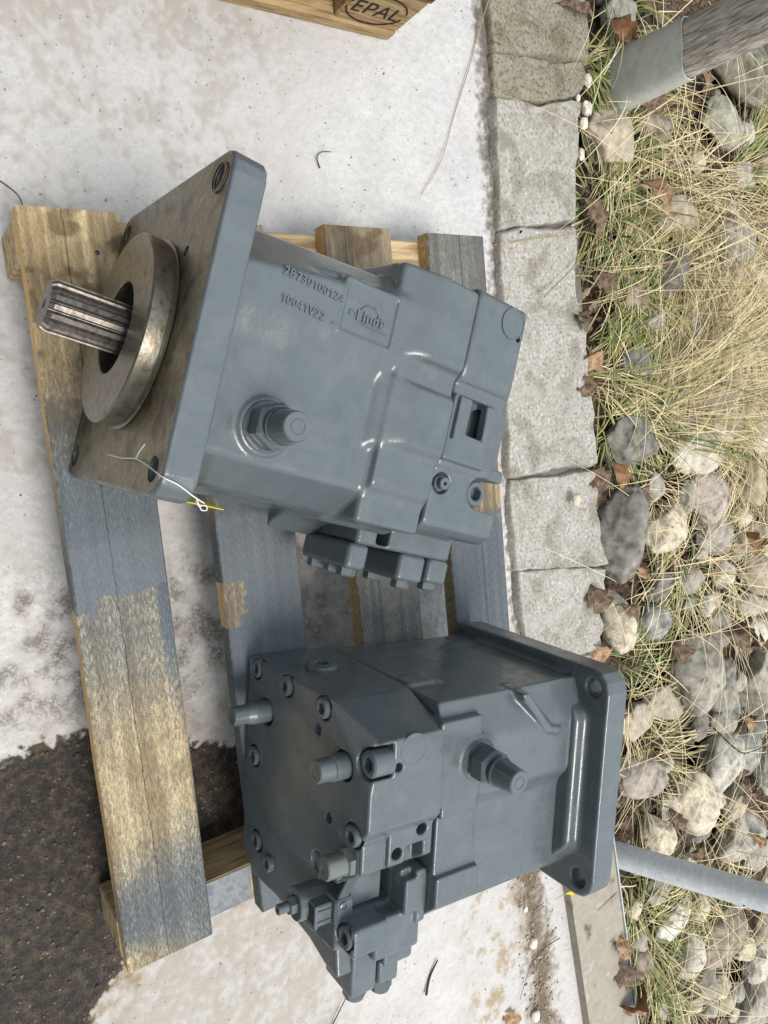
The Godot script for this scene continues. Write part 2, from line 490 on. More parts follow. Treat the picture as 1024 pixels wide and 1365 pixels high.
func surface_nets(prims: Array, lo: Vector3, hi: Vector3, cell: float) -> Array:
	for p in prims:
		var at := 7 if p[0] == "poly" else 4
		if p[0] == "poly": p[7] = PackedFloat32Array(p[7])
		if p[0] == "hull":
			var q := PackedFloat32Array(p[4])
			for k in range(0, q.size(), 4):
				var l := Vector3(q[k], q[k + 1], q[k + 2]).length()
				for j in 3: q[k + j] /= l
				q[k + 3] /= l
			p[4] = q
	const B := 6
	var bx := int(ceil((hi.x - lo.x) / cell / B)) + 1
	var by := int(ceil((hi.y - lo.y) / cell / B)) + 1
	var bz := int(ceil((hi.z - lo.z) / cell / B)) + 1
	var nx := bx * B + 1
	var ny := by * B + 1
	var nz := bz * B + 1
	var f := PackedFloat32Array()
	f.resize(nx * ny * nz)
	f.fill(1e6)
	var idx := PackedInt32Array()
	idx.resize(nx * ny * nz)
	idx.fill(-1)
	var active := []
	var hd := B * cell * 0.87
	for kz in bz:
		for ky in by:
			for kx in bx:
				var cx := lo.x + (kx + 0.5) * B * cell
				var cy := lo.y + (ky + 0.5) * B * cell
				var cz := lo.z + (kz + 0.5) * B * cell
				var near := []
				var inside := false
				for p in prims:
					var e := field(p, cx, cy, cz)
					var reach: float = hd + p[2] + 1.0
					if p[1] > 0 and e > reach: continue
					if p[1] < 0 and e > reach: continue
					if p[1] > 0 and e < -reach:
						near = [p]      # all inside so far; only what cuts or blends later matters
						continue
					near.append(p)
				if near.is_empty(): continue
				if absf(mixed(near, cx, cy, cz)) > hd * 1.25 + 2.0: continue
				active.append(Vector3i(kx, ky, kz))
				for z in range(kz * B, kz * B + B + 1):
					for y in range(ky * B, ky * B + B + 1):
						var row := (z * ny + y) * nx
						for x in range(kx * B, kx * B + B + 1):
							if f[row + x] > 9e5:
								f[row + x] = mixed(near, lo.x + x * cell, lo.y + y * cell, lo.z + z * cell)
	var vs := PackedVector3Array()
	var ns := PackedVector3Array()
	var inds := PackedInt32Array()
	var off := [0, 1, nx, nx + 1, nx * ny, nx * ny + 1, nx * ny + nx, nx * ny + nx + 1]
	var edges := [[0, 1], [2, 3], [4, 5], [6, 7], [0, 2], [1, 3], [4, 6], [5, 7], [0, 4], [1, 5], [2, 6], [3, 7]]
	var cells := []
	for a: Vector3i in active:
		for z in range(a.z * B, a.z * B + B):
			for y in range(a.y * B, a.y * B + B):
				for x in range(a.x * B, a.x * B + B):
					var o := (z * ny + y) * nx + x
					var c := [f[o], f[o + 1], f[o + nx], f[o + nx + 1], f[o + off[4]], f[o + off[5]], f[o + off[6]], f[o + off[7]]]
					var neg := 0
					for e in c: if e < 0.0: neg += 1
					if neg == 0 or neg == 8: continue
					var sum := Vector3.ZERO
					var cnt := 0
					for e in edges:
						var va: float = c[e[0]]
						var vb: float = c[e[1]]
						if (va < 0.0) != (vb < 0.0):
							var t := va / (va - vb)
							var pa := Vector3(e[0] & 1, (e[0] >> 1) & 1, e[0] >> 2)
							var pb := Vector3(e[1] & 1, (e[1] >> 1) & 1, e[1] >> 2)
							sum += pa.lerp(pb, t)
							cnt += 1
					var q := sum / cnt
					var g := Vector3(
						lerpf(lerpf(c[1] - c[0], c[3] - c[2], q.y), lerpf(c[5] - c[4], c[7] - c[6], q.y), q.z),
						lerpf(lerpf(c[2] - c[0], c[3] - c[1], q.x), lerpf(c[6] - c[4], c[7] - c[5], q.x), q.z),
						lerpf(lerpf(c[4] - c[0], c[5] - c[1], q.x), lerpf(c[6] - c[2], c[7] - c[3], q.x), q.y))
					idx[o] = vs.size()
					vs.append((lo + (Vector3(x, y, z) + q) * cell) * 0.001)
					ns.append(g.normalized())
					cells.append(o)
	var steps := [1, nx, nx * ny]
	for o: int in cells:
		for a in 3:
			var s1: int = steps[(a + 1) % 3]
			var s2: int = steps[(a + 2) % 3]
			var fa := f[o]
			var fb := f[o + steps[a]]
			if (fa < 0.0) == (fb < 0.0): continue
			if o - s1 - s2 < 0: continue
			var p0 := idx[o]
			var p1 := idx[o - s1]
			var p2 := idx[o - s1 - s2]
			var p3 := idx[o - s2]
			if p0 < 0 or p1 < 0 or p2 < 0 or p3 < 0: continue
			if fa < 0.0:
				inds.append_array([p0, p2, p1, p0, p3, p2])
			else:
				inds.append_array([p0, p1, p2, p0, p2, p3])
	var arr := []
	arr.resize(Mesh.ARRAY_MAX)
	arr[Mesh.ARRAY_VERTEX] = vs
	arr[Mesh.ARRAY_NORMAL] = ns
	arr[Mesh.ARRAY_INDEX] = inds
	return arr

# ---------------------------------------------------------------- materials
func noise(freq: float, seed_: int, oct := 4, type := FastNoiseLite.TYPE_SIMPLEX_SMOOTH) -> FastNoiseLite:
	var f := FastNoiseLite.new()
	f.noise_type = type
	f.seed = seed_
	f.frequency = freq
	f.fractal_octaves = oct
	if oct <= 1: f.fractal_type = FastNoiseLite.FRACTAL_NONE
	return f

func nbytes(w: int, h: int, freq: float, seed_: int, oct := 4, sx := 1, sy := 1, type := FastNoiseLite.TYPE_SIMPLEX_SMOOTH) -> PackedByteArray:
	var im := noise(freq, seed_, oct, type).get_image(maxi(w / sx, 2), maxi(h / sy, 2))
	if sx > 1 or sy > 1: im.resize(w, h, Image.INTERPOLATE_CUBIC)
	im.convert(Image.FORMAT_L8)
	return im.get_data()

func relief(freq: float, seed_: int, strength: float, size := 512, oct := 4) -> NoiseTexture2D:
	var t := NoiseTexture2D.new()
	t.width = size; t.height = size
	t.seamless = true
	t.noise = noise(freq, seed_, oct)
	t.as_normal_map = true
	t.bump_strength = strength
	return t

func tones(freq: float, seed_: int, cols: Array, offs: Array, size := 512, oct := 5, type := FastNoiseLite.TYPE_SIMPLEX_SMOOTH) -> NoiseTexture2D:
	var t := NoiseTexture2D.new()
	t.width = size; t.height = size
	t.seamless = true
	t.noise = noise(freq, seed_, oct, type)
	var g := Gradient.new()
	g.colors = PackedColorArray(cols)
	g.offsets = PackedFloat32Array(offs)
	t.color_ramp = g
	return t

func mat(albedo: Color, rough := 0.8, metal := 0.0) -> StandardMaterial3D:
	var m := StandardMaterial3D.new()
	m.albedo_color = albedo
	m.roughness = rough
	m.metallic = metal
	return m

func tri_map(m: StandardMaterial3D, scale_: float, albedo: Texture2D = null, normal: Texture2D = null, ns := 1.0, world := false) -> StandardMaterial3D:
	m.uv1_triplanar = true
	m.uv1_world_triplanar = world
	m.uv1_scale = Vector3.ONE * scale_
	if albedo: m.albedo_texture = albedo
	if normal:
		m.normal_enabled = true
		m.normal_texture = normal
		m.normal_scale = ns
	return m

func materials() -> void:
	var peel := relief(0.05, 11, 4.0, 512, 4)
	var paint_tone := tones(0.006, 5, [Color(0.322, 0.355, 0.371), Color(0.344, 0.375, 0.392), Color(0.333, 0.365, 0.381), Color(0.355, 0.385, 0.402)], [0.2, 0.45, 0.6, 0.8])
	# brush-thick casting enamel, and the smoother coat on turned parts
	M.paint = tri_map(mat(Color.WHITE, 0.36), 8.0, paint_tone, peel, 0.11)
	M.paint_rough = tri_map(mat(Color.WHITE, 0.42), 8.0, paint_tone, relief(0.06, 12, 6.0, 512, 4), 0.2)
	M.paint_fine = tri_map(mat(Color.WHITE, 0.26), 8.0, paint_tone, peel, 0.08)
	var rust := tones(0.012, 31, [Color(0.32, 0.285, 0.22), Color(0.42, 0.39, 0.32), Color(0.49, 0.465, 0.4), Color(0.43, 0.385, 0.28), Color(0.55, 0.53, 0.47)], [0.2, 0.4, 0.55, 0.68, 0.9])
	M.bare = tri_map(mat(Color.WHITE, 0.36, 0.75), 5.0, rust, relief(0.06, 32, 3.0), 0.1)
	var spots := tones(0.03, 33, [Color(0.5, 0.485, 0.45), Color(0.47, 0.455, 0.415), Color(0.44, 0.415, 0.36), Color(0.4, 0.29, 0.19)], [0.2, 0.5, 0.7, 0.82])
	M.pilot = tri_map(mat(Color.WHITE, 0.34, 0.8), 6.0, spots, relief(0.06, 34, 3.0), 0.12)
	M.steel = tri_map(mat(Color.WHITE, 0.42, 0.85), 9.0, tones(0.02, 35, [Color(0.34, 0.32, 0.3), Color(0.5, 0.48, 0.46), Color(0.42, 0.39, 0.37)], [0.25, 0.5, 0.75]))
	# thick wet-looking runs beside duller, drier coats
	var wet := tones(0.007, 14, [Color(0.18, 0.18, 0.18), Color(0.22, 0.22, 0.22), Color(0.27, 0.27, 0.27), Color(0.36, 0.36, 0.36)], [0.25, 0.45, 0.6, 0.82], 512, 6)
	for k in ["paint", "paint_rough", "paint_fine"]:
		M[k].metallic_specular = 0.5
		M[k].roughness = 1.0
		M[k].roughness_texture = wet
	M.dark = mat(Color(0.09, 0.085, 0.08), 0.5)
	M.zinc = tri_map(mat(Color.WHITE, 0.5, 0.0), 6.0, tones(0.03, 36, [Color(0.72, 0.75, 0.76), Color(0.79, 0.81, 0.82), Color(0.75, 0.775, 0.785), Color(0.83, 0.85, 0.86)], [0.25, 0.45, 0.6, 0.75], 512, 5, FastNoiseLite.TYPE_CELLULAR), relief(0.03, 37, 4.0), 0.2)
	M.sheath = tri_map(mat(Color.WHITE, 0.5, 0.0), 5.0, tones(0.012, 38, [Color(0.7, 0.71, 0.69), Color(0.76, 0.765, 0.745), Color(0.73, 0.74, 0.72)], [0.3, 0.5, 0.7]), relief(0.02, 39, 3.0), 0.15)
	M.strip = tri_map(mat(Color.WHITE, 0.6, 0.1), 2.2, tones(0.006, 40, [Color(0.34, 0.31, 0.27), Color(0.56, 0.53, 0.48), Color(0.6, 0.57, 0.525), Color(0.56, 0.53, 0.48), Color(0.64, 0.62, 0.58)], [0.12, 0.26, 0.5, 0.65, 0.85], 1024, 6), relief(0.05, 41, 3.0), 0.1)
	M.edge = mat(Color(0.8, 0.82, 0.82), 0.35, 0.7)
	# sawn wood
	var wood := tones(0.012, 50, [Color(0.58, 0.49, 0.36), Color(0.72, 0.63, 0.48), Color(0.78, 0.7, 0.55), Color(0.67, 0.57, 0.42)], [0.2, 0.42, 0.6, 0.8])
	M.wood = tri_map(mat(Color.WHITE, 0.85), 3.0, wood, relief(0.05, 51, 6.0), 0.5)
	var oldw := tones(0.012, 52, [Color(0.46, 0.37, 0.25), Color(0.61, 0.51, 0.36), Color(0.67, 0.57, 0.42), Color(0.54, 0.44, 0.3)], [0.2, 0.42, 0.6, 0.8])
	M.wood_old = tri_map(mat(Color.WHITE, 0.88), 3.0, oldw, relief(0.05, 53, 7.0), 0.6)
	M.wood_dark = tri_map(mat(Color.WHITE, 0.9), 3.0, tones(0.02, 54, [Color(0.28, 0.2, 0.12), Color(0.48, 0.36, 0.22), Color(0.4, 0.3, 0.19)], [0.25, 0.5, 0.75]), relief(0.05, 55, 7.0), 0.6)
	# stones
	var lich := relief(0.02, 61, 7.0, 512, 6)
	for s in [["grey", Color(0.53, 0.505, 0.46)], ["slate", Color(0.40, 0.385, 0.36)], ["pale", Color(0.68, 0.65, 0.6)], ["tan", Color(0.61, 0.55, 0.46)], ["brown", Color(0.5, 0.44, 0.37)], ["green", Color(0.52, 0.515, 0.45)],
			["moss", Color(0.36, 0.345, 0.27)], ["cream", Color(0.72, 0.66, 0.55)], ["pink", Color(0.6, 0.54, 0.5)], ["ochre", Color(0.62, 0.54, 0.4)], ["blue", Color(0.46, 0.465, 0.45)], ["warm", Color(0.56, 0.53, 0.48)],
			["white", Color(0.8, 0.77, 0.71)], ["white_tip", Color(0.62, 0.6, 0.56)]]:
		var c: Color = s[1]
		c = c.lerp(Color(c.g, c.g, c.g) * 0.98, 0.35)
		var t := tones(0.009, hash(s[0]) % 1000, [c * 0.8, c * 1.12, c * 1.24, c.lerp(Color(0.8, 0.775, 0.71), 0.42), c * 1.4, Color(0.69, 0.67, 0.58)], [0.16, 0.36, 0.5, 0.62, 0.74, 0.92], 512, 6)
		M["stone_" + s[0]] = tri_map(mat(Color(1, 1, 1, 1), 0.88), 7.5, t, lich, 0.28)
	var grainy := tones(0.11, 67, [Color(0.74, 0.73, 0.71, 1), Color(0.97, 0.97, 0.96, 1), Color(1, 1, 1, 1), Color(0.88, 0.87, 0.85, 1), Color(1, 1, 1, 1)], [0.18, 0.38, 0.5, 0.62, 0.8], 512, 4)
	for k: String in M.keys():
		if k.begins_with("stone_"):
			M[k].detail_enabled = true
			M[k].detail_blend_mode = BaseMaterial3D.BLEND_MODE_MUL
			M[k].detail_albedo = grainy
			M[k].detail_uv_layer = BaseMaterial3D.DETAIL_UV_2
			M[k].uv2_triplanar = true
			M[k].uv2_scale = Vector3.ONE * 9.0
	var kerb := tones(0.05, 62, [Color(0.42, 0.41, 0.39), Color(0.575, 0.565, 0.545), Color(0.665, 0.66, 0.645), Color(0.61, 0.598, 0.575), Color(0.8, 0.795, 0.785)], [0.12, 0.32, 0.5, 0.64, 0.86], 1024, 6)
	M.kerb = tri_map(mat(Color.WHITE, 0.9), 2.6, kerb, relief(0.05, 63, 5.0, 1024, 6), 0.4)
	var kerb_g := tones(0.05, 64, [Color(0.33, 0.315, 0.28), Color(0.48, 0.465, 0.42), Color(0.58, 0.56, 0.51), Color(0.51, 0.485, 0.425), Color(0.68, 0.665, 0.63)], [0.14, 0.36, 0.5, 0.64, 0.9], 1024, 6)
	M.kerb_grey = tri_map(mat(Color.WHITE, 0.9), 2.6, kerb_g, relief(0.05, 65, 5.0, 512, 6), 0.4)
	var stains := tones(0.009, 66, [Color(0.8, 0.785, 0.74, 1), Color(0.92, 0.91, 0.88, 1), Color(1, 1, 1, 1), Color(0.93, 0.91, 0.87, 1), Color(1, 1, 1, 1)], [0.2, 0.38, 0.5, 0.64, 0.8], 512, 6)
	for k in ["kerb", "kerb_grey"]:
		M[k].detail_enabled = true
		M[k].detail_blend_mode = BaseMaterial3D.BLEND_MODE_MUL
		M[k].detail_albedo = stains
		M[k].detail_uv_layer = BaseMaterial3D.DETAIL_UV_2
		M[k].uv2_triplanar = true
		M[k].uv2_scale = Vector3.ONE * 2.3
	var soil := tones(0.03, 70, [Color(0.13, 0.1, 0.075), Color(0.26, 0.2, 0.15), Color(0.36, 0.29, 0.22), Color(0.45, 0.38, 0.3)], [0.25, 0.45, 0.6, 0.8], 1024, 6)
	M.soil = tri_map(mat(Color.WHITE, 0.95), 3.0, soil, relief(0.05, 71, 12.0), 0.9, true)
	M.leaf = tri_map(mat(Color.WHITE, 0.75), 14.0, tones(0.02, 72, [Color(0.28, 0.22, 0.17), Color(0.43, 0.35, 0.28), Color(0.52, 0.44, 0.36), Color(0.35, 0.27, 0.21)], [0.25, 0.45, 0.6, 0.8], 256), relief(0.03, 73, 6.0, 256), 0.4)
	M.leaf_pale = tri_map(mat(Color.WHITE, 0.75), 14.0, tones(0.02, 74, [Color(0.5, 0.4, 0.3), Color(0.68, 0.57, 0.45), Color(0.6, 0.47, 0.35)], [0.3, 0.5, 0.7], 256))
	M.leaf_orange = tri_map(mat(Color.WHITE, 0.75), 14.0, tones(0.02, 75, [Color(0.42, 0.3, 0.2), Color(0.6, 0.45, 0.31), Color(0.5, 0.36, 0.24)], [0.3, 0.5, 0.7], 256))
	M.grass = mat(Color.WHITE, 0.7)
	M.grass.vertex_color_use_as_albedo = true
	M.grass.cull_mode = BaseMaterial3D.CULL_DISABLED
	M.grass.backlight_enabled = true
	M.grass.backlight = Color(0.35, 0.35, 0.35)
	M.litter = mat(Color.WHITE, 0.9)
	M.litter.vertex_color_use_as_albedo = true
	M.litter.cull_mode = BaseMaterial3D.CULL_DISABLED
	M.wire = mat(Color(0.82, 0.82, 0.8), 0.4)
	M.yellow = mat(Color(0.8, 0.71, 0.1), 0.6)
	M.twig = mat(Color(0.22, 0.15, 0.1), 0.8)
	M.straw = mat(Color(0.6, 0.52, 0.33), 0.7)
	M.blocker_grey = mat(Color(0.3, 0.3, 0.3), 0.7)  # dull grey of the added walls that block low sky
	M.nail = mat(Color(0.3, 0.28, 0.26), 0.55, 0.6)
	M.paint_dry = tri_map(mat(Color.WHITE, 0.6), 8.0, tones(0.02, 80, [Color(0.4, 0.43, 0.46), Color(0.5, 0.52, 0.53), Color(0.44, 0.47, 0.49)], [0.3, 0.5, 0.7], 256), relief(0.05, 81, 5.0, 256), 0.3)
	M.steel_paint = mat(Color(0.42, 0.44, 0.43), 0.25, 0.25)
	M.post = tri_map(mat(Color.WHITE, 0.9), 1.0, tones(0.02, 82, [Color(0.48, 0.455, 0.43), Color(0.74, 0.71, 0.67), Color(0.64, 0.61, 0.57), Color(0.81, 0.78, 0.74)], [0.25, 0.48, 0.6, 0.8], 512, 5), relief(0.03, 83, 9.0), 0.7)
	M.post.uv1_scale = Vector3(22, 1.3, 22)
	for k in ["wood", "wood_old", "wood_dark"]: M[k].uv1_scale = Vector3(9, 9, 1.1)
	M.burn = mat(Color(0.13, 0.07, 0.04), 0.9)

func px(d: PackedByteArray, o: int, r: float, g: float, b: float) -> void:
	d[o] = int(clampf(r, 0.0, 1.0) * 255.0)
	d[o + 1] = int(clampf(g, 0.0, 1.0) * 255.0)
	d[o + 2] = int(clampf(b, 0.0, 1.0) * 255.0)

# Overspray on each deck board: how much grey enamel lies at x metres along it and u (0 near edge .. 1 far edge) across it.
func sprayed(board: int, x: float, u: float, wob: float) -> float:
	match board:
		0:
			var lip := 0.386 + (wob - 0.5) * 0.009 + (0.012 if u < 0.12 else 0.0) + (0.02 if u > 0.12 and u < 0.22 else 0.0) - (0.004 if u > 0.9 else 0.0)
			if x < 0.12: return 0.12
			if x < lip: return lerpf(0.3, 0.9, smoothstep(0.12, 0.3, x)) if x < 0.3 else lerpf(0.9, 1.25, smoothstep(0.3, 0.37, x))
			if x < 0.6: return lerpf(0.62, 0.34, smoothstep(0.42, 0.58, x)) + (0.28 if u > 0.86 else 0.0) * smoothstep(0.58, 0.4, x)
			return lerpf(0.34, 0.8, smoothstep(0.6 + 0.05 * (1.0 - u), 0.74, x)) - 0.5 * smoothstep(0.75, 0.8, x) * (1.0 - u)
		1:
			if x > 0.395 and x < 0.448 and u < 0.27 - 0.1 * smoothstep(0.42, 0.45, x) + (wob - 0.5) * 0.15: return 0.5
			return lerpf(0.5, 1.25, smoothstep(0.27, 0.35, x))
		2:
			if x < 0.1: return 0.08
			return 0.62
		_:
			if x < 0.14: return 0.6
			if x > 0.3 and x < 0.37 + (wob - 0.5) * 0.03: return 0.05
			return lerpf(0.35, 0.85, smoothstep(0.36, 0.4, x))

func board_material(board: int) -> StandardMaterial3D:
	const W := 208
	const H := 1300
	var s := 900 + board * 37
	var grain := nbytes(W, H, 0.045, s, 4, 1, 26)
	var band := nbytes(W, H, 0.014, s + 1, 3, 1, 40)
	var fuzz := nbytes(W, H, 0.32, s + 2, 2, 1, 5)
	var fine := nbytes(W, H, 0.42, s + 3, 2)
	var saw := nbytes(W, H, 0.2, s + 7, 2, 2, 9)
	var blot := nbytes(W, H, 0.012, s + 4, 4)
	var wob := nbytes(W, H, 0.03, s + 5, 3)
	var d := PackedByteArray()
	d.resize(W * H * 3)
	var rough := PackedByteArray()
	rough.resize(W * H)
	var light: Color = [Color(0.79, 0.71, 0.56), Color(0.7, 0.62, 0.48), Color(0.54, 0.485, 0.395), Color(0.62, 0.55, 0.43)][board]
	var deep: Color = [Color(0.58, 0.5, 0.37), Color(0.5, 0.42, 0.31), Color(0.38, 0.34, 0.28), Color(0.4, 0.35, 0.28)][board]
	var crack_u: float = [0.42, 2.0, 0.3, 0.55][board]
	for y in H:
		var x := float(y) / H * 0.8
		for c in W:
			var o := y * W + c
			var u := float(c) / (W * 0.66)
			var side := 0
			if u > 1.0:
				side = 1 if c < W * 0.83 else 2
				u = 0.02 if side == 1 else 0.98
			var g := grain[o] / 255.0 * 0.55 + band[o] / 255.0 * 0.45
			var col := deep.lerp(light, smoothstep(0.22, 0.72, g))
			var k := 0.72 + 0.34 * fine[o] / 255.0 * (0.5 + fuzz[o] / 255.0) + 0.2 * saw[o] / 255.0
			# weathered end of the two old boards and damp stains
			if board >= 2 or board == 0:
				var st := smoothstep(0.52, 0.75, blot[o] / 255.0)
				col = col.lerp(Color(0.34, 0.27, 0.19), st * (0.55 if board != 0 or x < 0.3 else 0.18))
			if side == 1: col = light.lerp(Color(0.86, 0.7, 0.45), 0.7)
			var m := sprayed(board, x, u, wob[o] / 255.0)
			if side == 1: m = m * 0.75 - 0.12
			if side == 2: m *= 0.6
			var thr := 0.5 * fine[o] / 255.0 + 0.5 * fuzz[o] / 255.0
			var a := smoothstep(thr - 0.42, thr + 0.42, m * 1.06 - 0.06)
			var pk := 0.9 + 0.2 * (fuzz[o] / 255.0 - 0.5) + 0.14 * (grain[o] / 255.0 - 0.5)
			var r := lerpf(col.r * k, 0.355 * pk, a)
			var gg := lerpf(col.g * k, 0.39 * pk, a)
			var b := lerpf(col.b * k, 0.42 * pk, a)
			if side == 0 and absf(u - crack_u - (wob[((y / 6 * 6) * W) + 60] / 255.0 - 0.5) * 0.016 - x * 0.06) < 0.0042:
				r *= 0.5; gg *= 0.48; b *= 0.47
			px(d, o * 3, r, gg, b)
			rough[o] = int(lerpf(225.0, 150.0, smoothstep(0.85, 1.1, m) * a))
	var m := StandardMaterial3D.new()
	m.albedo_texture = ImageTexture.create_from_image(Image.create_from_data(W, H, false, Image.FORMAT_RGB8, d))
	m.roughness = 1.0
	m.roughness_texture = ImageTexture.create_from_image(Image.create_from_data(W, H, false, Image.FORMAT_L8, rough))
	var hm := Image.create_from_data(W, H, false, Image.FORMAT_L8, grain)
	var fz := Image.create_from_data(W, H, false, Image.FORMAT_L8, fuzz)
	hm.convert(Image.FORMAT_RGBA8)
	fz.convert(Image.FORMAT_RGBA8)
	hm.blend_rect(fz, Rect2i(0, 0, 0, 0), Vector2i.ZERO)
	fz.bump_map_to_normal_map(1.4)
	m.normal_enabled = true
	m.normal_texture = ImageTexture.create_from_image(fz)
	m.normal_scale = 0.5
	return m

# The yard slab: pale trowelled concrete, brown mottling, a band of dark algae, the caked dirt in one corner and along the joint.
const SLAB_X0 := -1.0
const SLAB_Z0 := -0.90
const SLAB_W := 3.0
const SLAB_D := 1.5

func stp(edge: float, v: float) -> float:
	return 1.0 if v >= edge else 0.0

func dirt_edge(x: float, z: float) -> float:     # metres inside the dirt patch, negative outside
	var top := x - (0.565 + 0.45 * maxf(-z - 0.02, 0.0))
	var foot := 0.80 + clampf((z + 0.06) * 1.3, 0.0, 0.24) - x
	return minf(top, foot)

func concrete_material() -> StandardMaterial3D:
	const W := 2000
	const H := 1000
	var d := PackedByteArray()
	d.resize(W * H * 3)
	var rough := PackedByteArray()
	rough.resize(W * H)
	var big := nbytes(W, H, 0.004, 101, 4, 2, 2)
	var mid := nbytes(W, H, 0.016, 102, 5)
	var fine := nbytes(W, H, 0.09, 103, 4)
	var grit := nbytes(W, H, 0.45, 104, 2)
	var crust := nbytes(W, H, 0.03, 105, 5)
	var pits := nbytes(W, H, 0.2, 106, 2)
	for y in H:
		var z := SLAB_Z0 + (y + 0.5) / H * SLAB_D
		for c in W:
			var x := SLAB_X0 + (c + 0.5) / W * SLAB_W
			var o := y * W + c
			var b := big[o] / 255.0
			var m := mid[o] / 255.0
			var f := fine[o] / 255.0
			var g := grit[o] / 255.0
			var k := crust[o] / 255.0
			var r := 0.715 + 0.06 * (f - 0.5) + 0.1 * (g - 0.5) + 0.06 * (m - 0.5)
			var gr := r - 0.004
			var bl := r - 0.004
			# brown mottling, on the viewer's side and along x < 0.55
			var near_ := smoothstep(-0.5, -0.22, z + (b - 0.5) * 0.25)
			var mo := smoothstep(0.40, 0.64, m * 0.26 + k * 0.2 + f * 0.34 + g * 0.2 + (b - 0.5) * 0.25) * near_ * 0.5
			r = lerpf(r, 0.53, mo); gr = lerpf(gr, 0.495, mo); bl = lerpf(bl, 0.45, mo)
			# warm cast further along the slab
			var warm := smoothstep(0.15, 0.5, x) * 0.6
			r = lerpf(r, r * 1.0, warm); gr = lerpf(gr, gr * 0.985, warm); bl = lerpf(bl, bl * 0.965, warm)
			var w2 := smoothstep(0.44, 0.7, k * 0.45 + f * 0.35 + g * 0.2) * warm * 0.3 * (1.0 - 0.6 * smoothstep(0.75, 0.9, x))
			r = lerpf(r, 0.55, w2); gr = lerpf(gr, 0.48, w2); bl = lerpf(bl, 0.4, w2)
			# band of grey algae with chalky bloom
			var band := smoothstep(0.375, 0.42, x + (k - 0.5) * 0.1) * (1.0 - smoothstep(0.52, 0.58, x + (k - 0.5) * 0.06)) * smoothstep(-0.42, -0.24, z)
			var al := smoothstep(0.42, 0.58, k * 0.24 + f * 0.48 + g * 0.28) * band
			r = lerpf(r, 0.43, al * 0.85); gr = lerpf(gr, 0.405, al * 0.85); bl = lerpf(bl, 0.39, al * 0.85)
			var bloom := smoothstep(0.46, 0.62, (1.0 - k) * 0.26 + m * 0.12 + f * 0.36 + g * 0.26) * smoothstep(0.3, 0.42, x) * (1.0 - smoothstep(0.56, 0.6, x))
			r = lerpf(r, 0.82, bloom * 0.7); gr = lerpf(gr, 0.81, bloom * 0.7); bl = lerpf(bl, 0.8, bloom * 0.7)
			# caked dark dirt
			var e := dirt_edge(x, z) + (m - 0.5) * 0.03 + (f - 0.5) * 0.03 + (g - 0.5) * 0.008
			var di := smoothstep(-0.004, 0.006, e)
			var hal := smoothstep(-0.06, 0.0, e + (k - 0.5) * 0.1) * stp(0.66, x) * smoothstep(0.38, 0.66, f * 0.45 + m * 0.25 + g * 0.3)
			r = lerpf(r, 0.47, hal * 0.75); gr = lerpf(gr, 0.39, hal * 0.75); bl = lerpf(bl, 0.28, hal * 0.75)
			var dk := 0.105 + 0.2 * (f - 0.35) * (0.6 + m) + 0.26 * (g - 0.5)
			var tan_ := smoothstep(0.5, 0.74, k * 0.4 + f * 0.35 + g * 0.25) * 0.55
			r = lerpf(r, lerpf(dk * 1.12, 0.31, tan_), di); gr = lerpf(gr, lerpf(dk * 0.92, 0.25, tan_), di); bl = lerpf(bl, lerpf(dk * 0.72, 0.175, tan_), di)
			# dirt washed into the joint beyond x = 0.95
			var jz := -0.672 - 0.03 * smoothstep(1.0, 1.25, x) + 0.02 * (b - 0.5)
			var jn := smoothstep(0.05, 0.0, absf(z - jz) + (k - 0.5) * 0.05 + (f - 0.5) * 0.03) * smoothstep(0.9, 1.0, x)
			r = lerpf(r, 0.36, jn * 0.9); gr = lerpf(gr, 0.3, jn * 0.9); bl = lerpf(bl, 0.23, jn * 0.9)
			var br := smoothstep(0.5, 0.66, m * 0.35 + k * 0.3 + f * 0.2 + g * 0.15) * 0.7 * smoothstep(0.1, 0.03, absf(z + 0.6)) * smoothstep(0.92, 1.0, x)
			r = lerpf(r, 0.5, br * 0.8); gr = lerpf(gr, 0.4, br * 0.8); bl = lerpf(bl, 0.27, br * 0.8)
			# grime at the foot of the kerb
			var kf := smoothstep(0.03, 0.0, z + 0.712 + (f - 0.5) * 0.03 + (k - 0.5) * 0.02) * (1.0 - smoothstep(0.98, 1.02, x))
			r = lerpf(r, 0.3, kf * 0.75); gr = lerpf(gr, 0.27, kf * 0.75); bl = lerpf(bl, 0.23, kf * 0.75)
			# pits and small specks
			var sp := stp(0.87, pits[o] / 255.0) * stp(0.45, k)
			if sp > 0.0 and di < 0.5:
				r *= 0.62; gr *= 0.6; bl *= 0.58
			if di > 0.5 and g > 0.86 and f > 0.55:
				r = 0.6; gr = 0.54; bl = 0.45
			px(d, o * 3, r, gr, bl)
			rough[o] = int(lerpf(218.0, 190.0, di * m))
	var m := StandardMaterial3D.new()
	m.albedo_texture = ImageTexture.create_from_image(Image.create_from_data(W, H, false, Image.FORMAT_RGB8, d))
	m.roughness = 1.0
	m.roughness_texture = ImageTexture.create_from_image(Image.create_from_data(W, H, false, Image.FORMAT_L8, rough))
	var bump := Image.create_from_data(W, H, false, Image.FORMAT_L8, fine)
	bump.convert(Image.FORMAT_RGBA8)
	bump.bump_map_to_normal_map(2.0)
	m.normal_enabled = true
	m.normal_texture = ImageTexture.create_from_image(bump)
	m.normal_scale = 0.5
	return m

